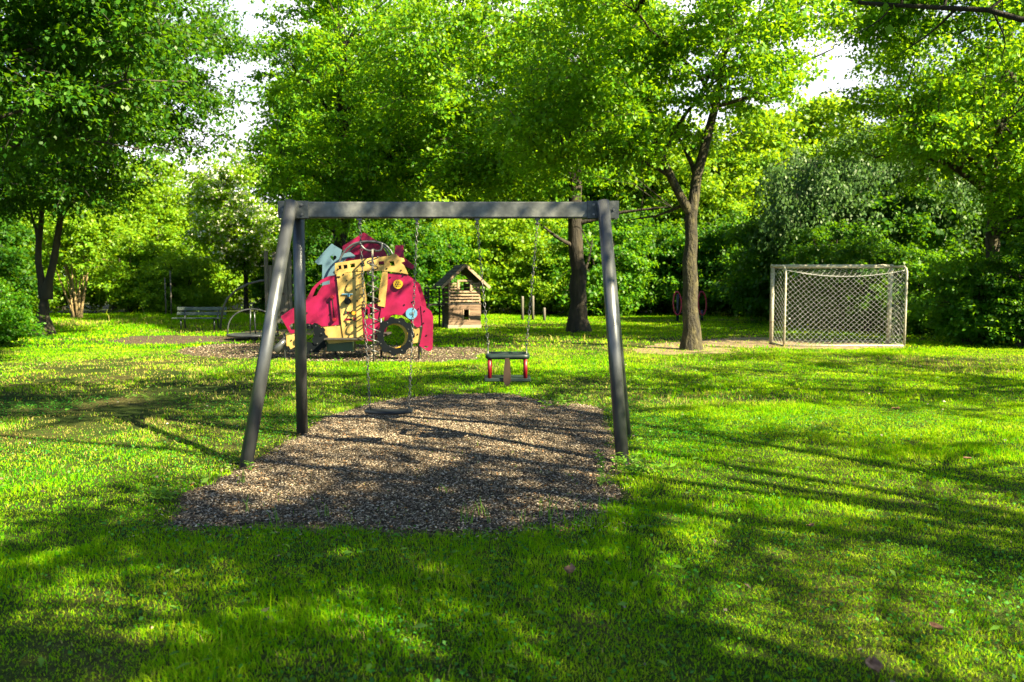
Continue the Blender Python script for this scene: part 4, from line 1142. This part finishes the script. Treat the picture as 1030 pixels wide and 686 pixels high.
# ------------------------------------------------------------------ football goal, seen from behind
def goal():
    YF, YN = 20.35, 19.45
    fl = P(775.5, 346, YF).x; fr = P(893.5, 346, YF).x; nl = P(788.5, 348.7, YN).x; nr = P(909.5, 348, YN).x
    zt = P(830, 268, YF).z
    root = thing('football_goal', 'small white football goal with chipped paint and sagging net', 'goal', ((fl + fr) / 2, YF, 0))
    for x in (fl, fr): MB().tube([(x, YF, -.04), (x, YF, zt)], .05, 14).build('goal_post', M['goal'], root)
    MB().tube([(fl - .05, YF, zt), (fr + .05, YF, zt)], .05, 14).build('crossbar', M['goal'], root)
    for a, b in ((fl, nl), (fr, nr)):
        pts = [(a, YF - .04, zt - .01)]
        n_ = 6
        for k in range(n_ + 1):
            an = math.pi / 2 * k / n_; r = .18
            pts.append((a + (b - a) * .9 + (b - a) * .1 * k / n_, YN + r - r * math.sin(an), zt - .02 - r + r * math.cos(an)))
        pts += [(b, YN, .9), (b, YN, -.02)]
        MB().tube(pts, .028, 12).build('rear_frame', M['goal'], root)
        MB().tube([(a, YF - .05, .03), (b, YN, .03)], .025, 10).build('ground_bar', M['goal'], root)
    MB().tube([(nl, YN, .025), (nr, YN, .025)], .024, 12).build('ground_bar', M['goal'], root)
    # net: diagonal cords on back, sides and sagging top
    net = MB(); r = .0019
    def surf(fn, nu, nv):
        for i in range(-nv, nu):
            for sgn in (1, -1):
                pts = []
                for k in range(nv * 2 + 1):
                    u = i + k / 2 if sgn > 0 else nu - (i + k / 2)
                    if 0 <= u <= nu: pts.append(fn(u / nu, k / (2 * nv)))
                if len(pts) > 1: net.tube(pts, r, 4, caps=False)
    zb_ = zt - .10
    H_ = lambda u: .10 + .16 * 4 * u * (1 - u)
    surf(lambda u, v: Vector((nl + (nr - nl) * u, YN + .03 + .10 * math.sin(v * math.pi) * math.sin(u * math.pi) + .25 * (1 - v) ** 3 * 0, (zt - H_(u)) * (1 - v) + .05 * v)), 22, 14)
    for a, b in ((fl, nl), (fr, nr)):
        surf(lambda u, v: Vector((a + (b - a) * u + .03 * math.sin(u * 3) * math.sin(v * 3), YF + (YN + .03 - YF) * u, (zt - .05 - .05 * u) * (1 - v) + .05 * v)), 4, 14)
    surf(lambda u, v: Vector((fl + (fr - fl) * u + (nl - fl) * v, YF + (YN + .03 - YF) * v, zt - .02 - (H_(u) - .02) * v - .06 * math.sin(v * math.pi) * math.sin(u * math.pi))), 22, 4)
    # border cord along the sag
    net.tube([Vector((nl + (nr - nl) * u, YN + .03, zt - H_(u))) for u in np.linspace(0, 1, 20)], .0045, 5)
    net.build('net', M['net'], root)
goal()

# ------------------------------------------------------------------ bench, roundabout, tower, posts, exercise hoops, stakes
def bench():
    b = G(202, 331); Y = b.y
    root = thing('park_bench', 'grey-blue slatted park bench standing alone at the back of the lawn', 'bench', (b.x, Y, 0))
    L = (P(227, 320, Y).x - P(177, 320, Y).x)
    bk = MB(); bk.box((b.x, Y + .16, .68), (L, .03, .12), Matrix.Rotation(R(-12), 3, 'X'), .008).box((b.x, Y + .12, .52), (L, .03, .11), Matrix.Rotation(R(-12), 3, 'X'), .008)
    bk.build('backrest', M['bench'], root)
    s = MB()
    for k in range(3): s.box((b.x, Y - .28 + k * .14, .38 - .006 * k), (L, .12, .04), bevel=.008)
    s.build('seat', M['bench'], root)
    for sx in (-1, 1):
        x = b.x + sx * (L / 2 - .28)
        m = MB(); m.tube([(x, Y - .26, -.03), (x, Y - .26, .35)], .028, 8).tube([(x, Y + .12, -.03), (x, Y + .05, .35), (x, Y + .20, .74)], .028, 8).beam((x, Y - .28, .34), (x, Y + .05, .33), .04, .03)
        m.build('leg', M['steel'], root)
bench()

def roundabout():
    b = G(254.5, 341.5); Y = b.y; s_ = Y / FPX
    root = thing('roundabout', 'low playground roundabout with steel hoop rail and round plate', 'roundabout', (b.x, Y, 0))
    r = 25.5 * s_
    MB().tube([(b.x, Y, .10), (b.x, Y, .115), (b.x, Y, .15), (b.x, Y, .16)], [r - .02, r, r, r - .015], 40).build('platform', M['steel'], root)
    MB().tube([(b.x, Y, -.02), (b.x, Y, .10)], .16, 16).build('pivot', M['steel_dark'], root)
    top = .84
    for ang in (8,):
        pts = []
        for k in range(19):
            a = math.pi * k / 18
            q = math.cos(a); hz = (abs(math.sin(a))) ** .72
            x = q * (r - .03)
            pts.append((b.x + x * math.cos(R(ang)), Y + x * math.sin(R(ang)), .15 + (top - .15) * hz))
        MB().tube(pts, .019, 10).build('hoop_rail', M['steel'], root)
    for dx in (-.055, .055):
        MB().tube([(b.x + dx, Y + dx, .15), (b.x + dx * .6, Y + dx, top - .01)], .019, 8).build('centre_post', M['steel'], root)
roundabout()

def tower():
    b = G(280, 333); Y = b.y
    root = thing('climbing_tower', 'grey wooden climbing tower with curved steel bow, partly hidden by the swing legs', 'climbing tower', (b.x, Y, 0))
    xl = P(268.5, 300, Y).x; xr = P(292, 300, Y).x; zt = P(280, 253, Y).z
    for x in (xl, xr):
        for dy in (0, .9): MB().box((x, Y + dy, zt / 2), (.11, .11, zt + .04), bevel=.012).build('post', M['wood_grey'], root)
    z1 = P(280, 267, Y).z
    m = MB()
    n = 5; wd = (xr - xl - .13) / n
    for k in range(n): m.box((xl + .065 + wd * (k + .5), Y - .02, (z1 + .25) / 2), (wd - .006, .04, z1 - .25), bevel=.005)
    m.build('climbing_wall', M['wood_grey'], root)
    m = MB()
    for k in range(8):
        m.disc((xl + .15 + .5 * ((k * 37) % 10) / 10, Y - .055, .4 + k * .2), (0, 1, 0), .04, .04, 10)
    m.build('climbing_hold', M['wood_dark'], root)
    MB().box(((xl + xr) / 2, Y + .45, 1.15), (xr - xl, .9, .06)).build('platform', M['wood_dark'], root)
    # bow
    pts = [P(224, 310, Y + .1), P(229, 300, Y + .1), P(238, 291.5, Y + .1), P(250, 285.5, Y + .1), P(262, 282.5, Y + .1), P(270, 282, Y + .1)]
    g = Vector(pts[0]); g0 = Vector((g.x - .12, g.y, -.05))
    MB().tube([g0] + pts, .035, 12).build('climbing_bow', M['steel'], root)
    MB().tube([P(292, 281, Y), P(297, 287, Y), P(300, 300, Y), Vector((P(301, 333, Y).x, Y, -.03))], .03, 10).build('handrail', M['steel'], root)
tower()

def posts():
    for i, (px, top, bot, lab) in enumerate(((525.5, 298, 322, 'tall grey wooden post behind the toddler swing, nearer the playhouse'), (536, 297.5, 322, 'tall grey wooden post behind the toddler swing, next to the short post'), (547.5, 309.5, 322.5, 'short grey wooden post next to the two tall posts'))):
        b = G(px, bot); z = P(px, top, b.y).z
        m = MB(); m.tube([(b.x, b.y, -.04), (b.x, b.y, z - .03), (b.x, b.y, z)], [.058, .055, .04], 12)
        o = m.build('wooden_post', M['wood_grey'], None, origin=(b.x, b.y, 0)); tag(o, lab, 'post', 'wooden posts at the back of the lawn')
    # thin tree stakes on the left
    for px, top, bot, lab in ((167, 279, 314, 'thin wooden tree stake behind the bench, the shorter of two'), (172.5, 272, 314, 'thin wooden tree stake behind the bench, the taller of two')):
        Y = 36.0; b = P(px, 320, Y); z = P(px, top, Y).z
        o = MB().tube([(b.x, Y, -.04), (b.x + .01, Y, z * .5), (b.x, Y, z)], [.035, .033, .03], 8).build('tree_stake', M['wood_grey'], None, origin=(b.x, Y, 0))
        tag(o, lab, 'stake', 'stakes by the young tree')
posts()

def exercise():
    b = G(694, 323.5); Y = b.y
    root = thing('exercise_machine', 'outdoor exercise machine with pink-red hoops and dark posts, mostly hidden by the maple trunk', 'exercise machine', (b.x, Y, 0))
    xl = P(681.5, 320, Y).x; xr = P(706, 320, Y).x
    for x, zt in ((xl, P(0, 296, Y).z), (xr, P(0, 312, Y).z)):
        MB().tube([(x, Y, -.04), (x, Y, zt)], .055, 12).build('post', M['exercise_blue'], root)
    zc = P(0, 305, Y).z
    for dx, rx in ((xr + .02, .16), (xl, .16)):
        pts = [(dx + rx * math.cos(a) - .04, Y - .1 + .1 * math.sin(a), zc + .46 * math.sin(a)) for a in np.linspace(0, 2 * math.pi, 28, endpoint=False)]
        MB().tube(pts, .028, 8, closed=True).build('hoop', M['exercise_red'], root)
    MB().tube([(xl, Y, P(0, 300, Y).z), (xr, Y, P(0, 297, Y).z)], .03, 8).tube([(xl, Y, P(0, 315, Y).z), (xr, Y, P(0, 315, Y).z)], .03, 8).build('crossbar', M['exercise_blue'], root)
exercise()

# ------------------------------------------------------------------ weeds and fallen leaves
def weed(px, py, n, h, spread, seed, label, lf=.06):
    rng = np.random.default_rng(seed); b = G(px, py)
    pos = []; ax = []; tb = Tubes()
    for i in range(n):
        p = np.array([rng.normal(0, spread), rng.normal(0, spread), 0]); hh = h * rng.uniform(.5, 1.1)
        top = p + np.array([rng.normal(0, .04), rng.normal(0, .04), hh])
        tb.add(np.array([p, (p + top) / 2, top]), [.003, .0025, .0015], 4)
        for k in range(7):
            t = (k + 1.5) / 8; a = rng.uniform(0, 6.28)
            pos.append(p + (top - p) * t); ax.append([math.cos(a), math.sin(a), rng.uniform(.0, .7)])
    pos = np.array(pos); ax = unit(np.array(ax)); nor = unit(rng.normal(0, .4, pos.shape) + [0, 0, 1]); ln = lf * rng.uniform(.5, 1.2, len(pos))
    z = float(hgt(b.x, b.y))
    tm = tb.mesh('stem'); lm = leaf_mesh('leaf', pos, ax, nor, ln, ln * .5)
    import bmesh
    bm = bmesh.new(); bm.from_mesh(tm); bm.from_mesh(lm); me = bpy.data.meshes.new('weeds'); bm.to_mesh(me); bm.free()
    tag(link('weeds', me, M['weed'], None, (b.x, b.y, z)), kind='stuff')
for a in ((628, 474, 16, .16, .10, 1, 'leafy green weeds around the foot of the right front swing leg', .06), (612, 490, 6, .14, .06, 2, 'small clump of weeds at the right edge of the bark bed', .05),
          (240, 468, 7, .10, .10, 3, 'small leafy weeds around the foot of the left front swing leg', .05), (655, 478, 9, .10, .14, 4, 'pale low weeds in the grass right of the right front swing leg', .07),
          (176, 500, 7, .13, .12, 5, 'leafy weeds at the left corner of the bark bed', .07), (555, 408, 10, .12, .14, 6, 'green tuft at the far edge of the bark bed below the toddler swing', .07)):
    weed(*a)

def litter(name, mat, N, y0, y1, size, seed, patch, zr, aspect):
    rng = np.random.default_rng(seed)
    xm = .68 * y1
    x = rng.uniform(-xm, xm, N); y = y0 + (y1 - y0) * rng.random(N) ** .8
    k = (np.abs(x) < .68 * y + .6) & (vnoise(x, y, patch) * .75 + vnoise(x, y, patch * 3.3) * .35 > rng.uniform(.42, .8, N)) & (poly_sd(BARK, x, y) > .05)
    x, y = x[k], y[k]; n = len(x)
    pos = np.stack([x, y, hgt(x, y) + rng.uniform(zr[0], zr[1], n)], 1)
    ax = rng.normal(0, 1, (n, 3)); ax[:, 2] *= .25; ax = unit(ax)
    nor = rng.normal(0, .45, (n, 3)); nor[:, 2] += 1; nor = unit(nor); ln = size * rng.uniform(.5, 1.4, n)
    tag(link(name, leaf_mesh(name, pos, ax, nor, ln, ln * aspect), mat), kind='stuff')
M['clover'] = leafmat('clover_leaf', (.006, .07, .004), (.02, .14, .01), (.07, .24, .02), (.2, .45, .01), .3)
litter('clover_leaves', M['clover'], 90000, 2.4, 11, .020, 61, .7, (.015, .05), .8)
litter('broad_weed_leaves', M['weed'], 9000, 2.4, 15, .055, 62, .45, (.015, .05), .35)
M['dead_leaves'] = chipmat()
litter('leaf_litter', M['dead_leaves'], 2600, 2.4, 16, .035, 63, .8, (.02, .05), .55)

def stalks(name, pts, seed):
    rng = np.random.default_rng(seed)
    for px, py, h in pts:
        b = G(px, py); tb = Tubes(); z = float(hgt(b.x, b.y))
        for k in range(int(rng.integers(2, 5))):
            o = np.array([rng.normal(0, .02), rng.normal(0, .02), 0]); l = np.array([rng.normal(0, .03), rng.normal(0, .03), h * rng.uniform(.6, 1.1)])
            tb.add(np.array([o, o + l * [.4, .4, .6], o + l]), [.0035, .003, .001], 4)
        o = link('grass_stalk', tb.mesh('grass_stalk'), M['weed'], None, (b.x, b.y, z))
        tag(o, 'thin green grass stalks growing up through the dark front part of the bark bed', 'grass stalk', 'grass stalks in the bark bed')
stalks('grass_stalk', [(463, 528, .13), (472, 531, .17), (483, 522, .15), (494, 530, .13), (545, 524, .16), (552, 530, .2), (560, 527, .15), (585, 526, .14), (523, 533, .12), (325, 525, .12), (247, 520, .15), (280, 530, .1), (600, 520, .2), (245, 488, .12), (448, 500, .08)], 9)

def fallen():
    rng = np.random.default_rng(77)
    for i, (px, py, s_, lab) in enumerate(((880, 667, .05, 'curled pinkish-brown dead leaf lying in the nearest grass, largest of the fallen leaves'), (573, 577, .045, 'brown dead leaf lying in the grass below the bark bed'), (942, 628, .035, 'small reddish dead leaf beyond the curled pinkish one'),
                                      (815, 530, .03, 'small fallen leaf alone in the grass well beside the bark bed'), (973, 463, .035, 'fallen leaf in the shaded grass on the goal side of the lawn'), (901, 412, .05, 'brown fallen leaf on the sunny grass in front of the goal'))):
        b = G(px, py, .05)
        vs = []; n = 5
        for a in range(n):
            for c in range(n):
                u = a / (n - 1) * 2 - 1; v = c / (n - 1) * 2 - 1
                wv = v * math.sqrt(max(.02, 1 - u * u)) * .7
                vs.append(Vector((u * s_, wv * s_, .35 * s_ * (v * v + .5 * u * u) + .012 * rng.normal() * s_ * 10)))
        fs = [(a * n + c, a * n + c + 1, (a + 1) * n + c + 1, (a + 1) * n + c) for a in range(n - 1) for c in range(n - 1)]
        m = MB(); Rz = Matrix.Rotation(rng.uniform(0, 6), 3, 'Z')
        m.add([Rz @ v + Vector((b.x, b.y, .05 + float(hgt(b.x, b.y)))) for v in vs], fs, True)
        o = m.build('fallen_leaf', M['drygrass'], None, origin=(b.x, b.y, .05)); tag(o, lab, 'fallen leaf')
fallen()
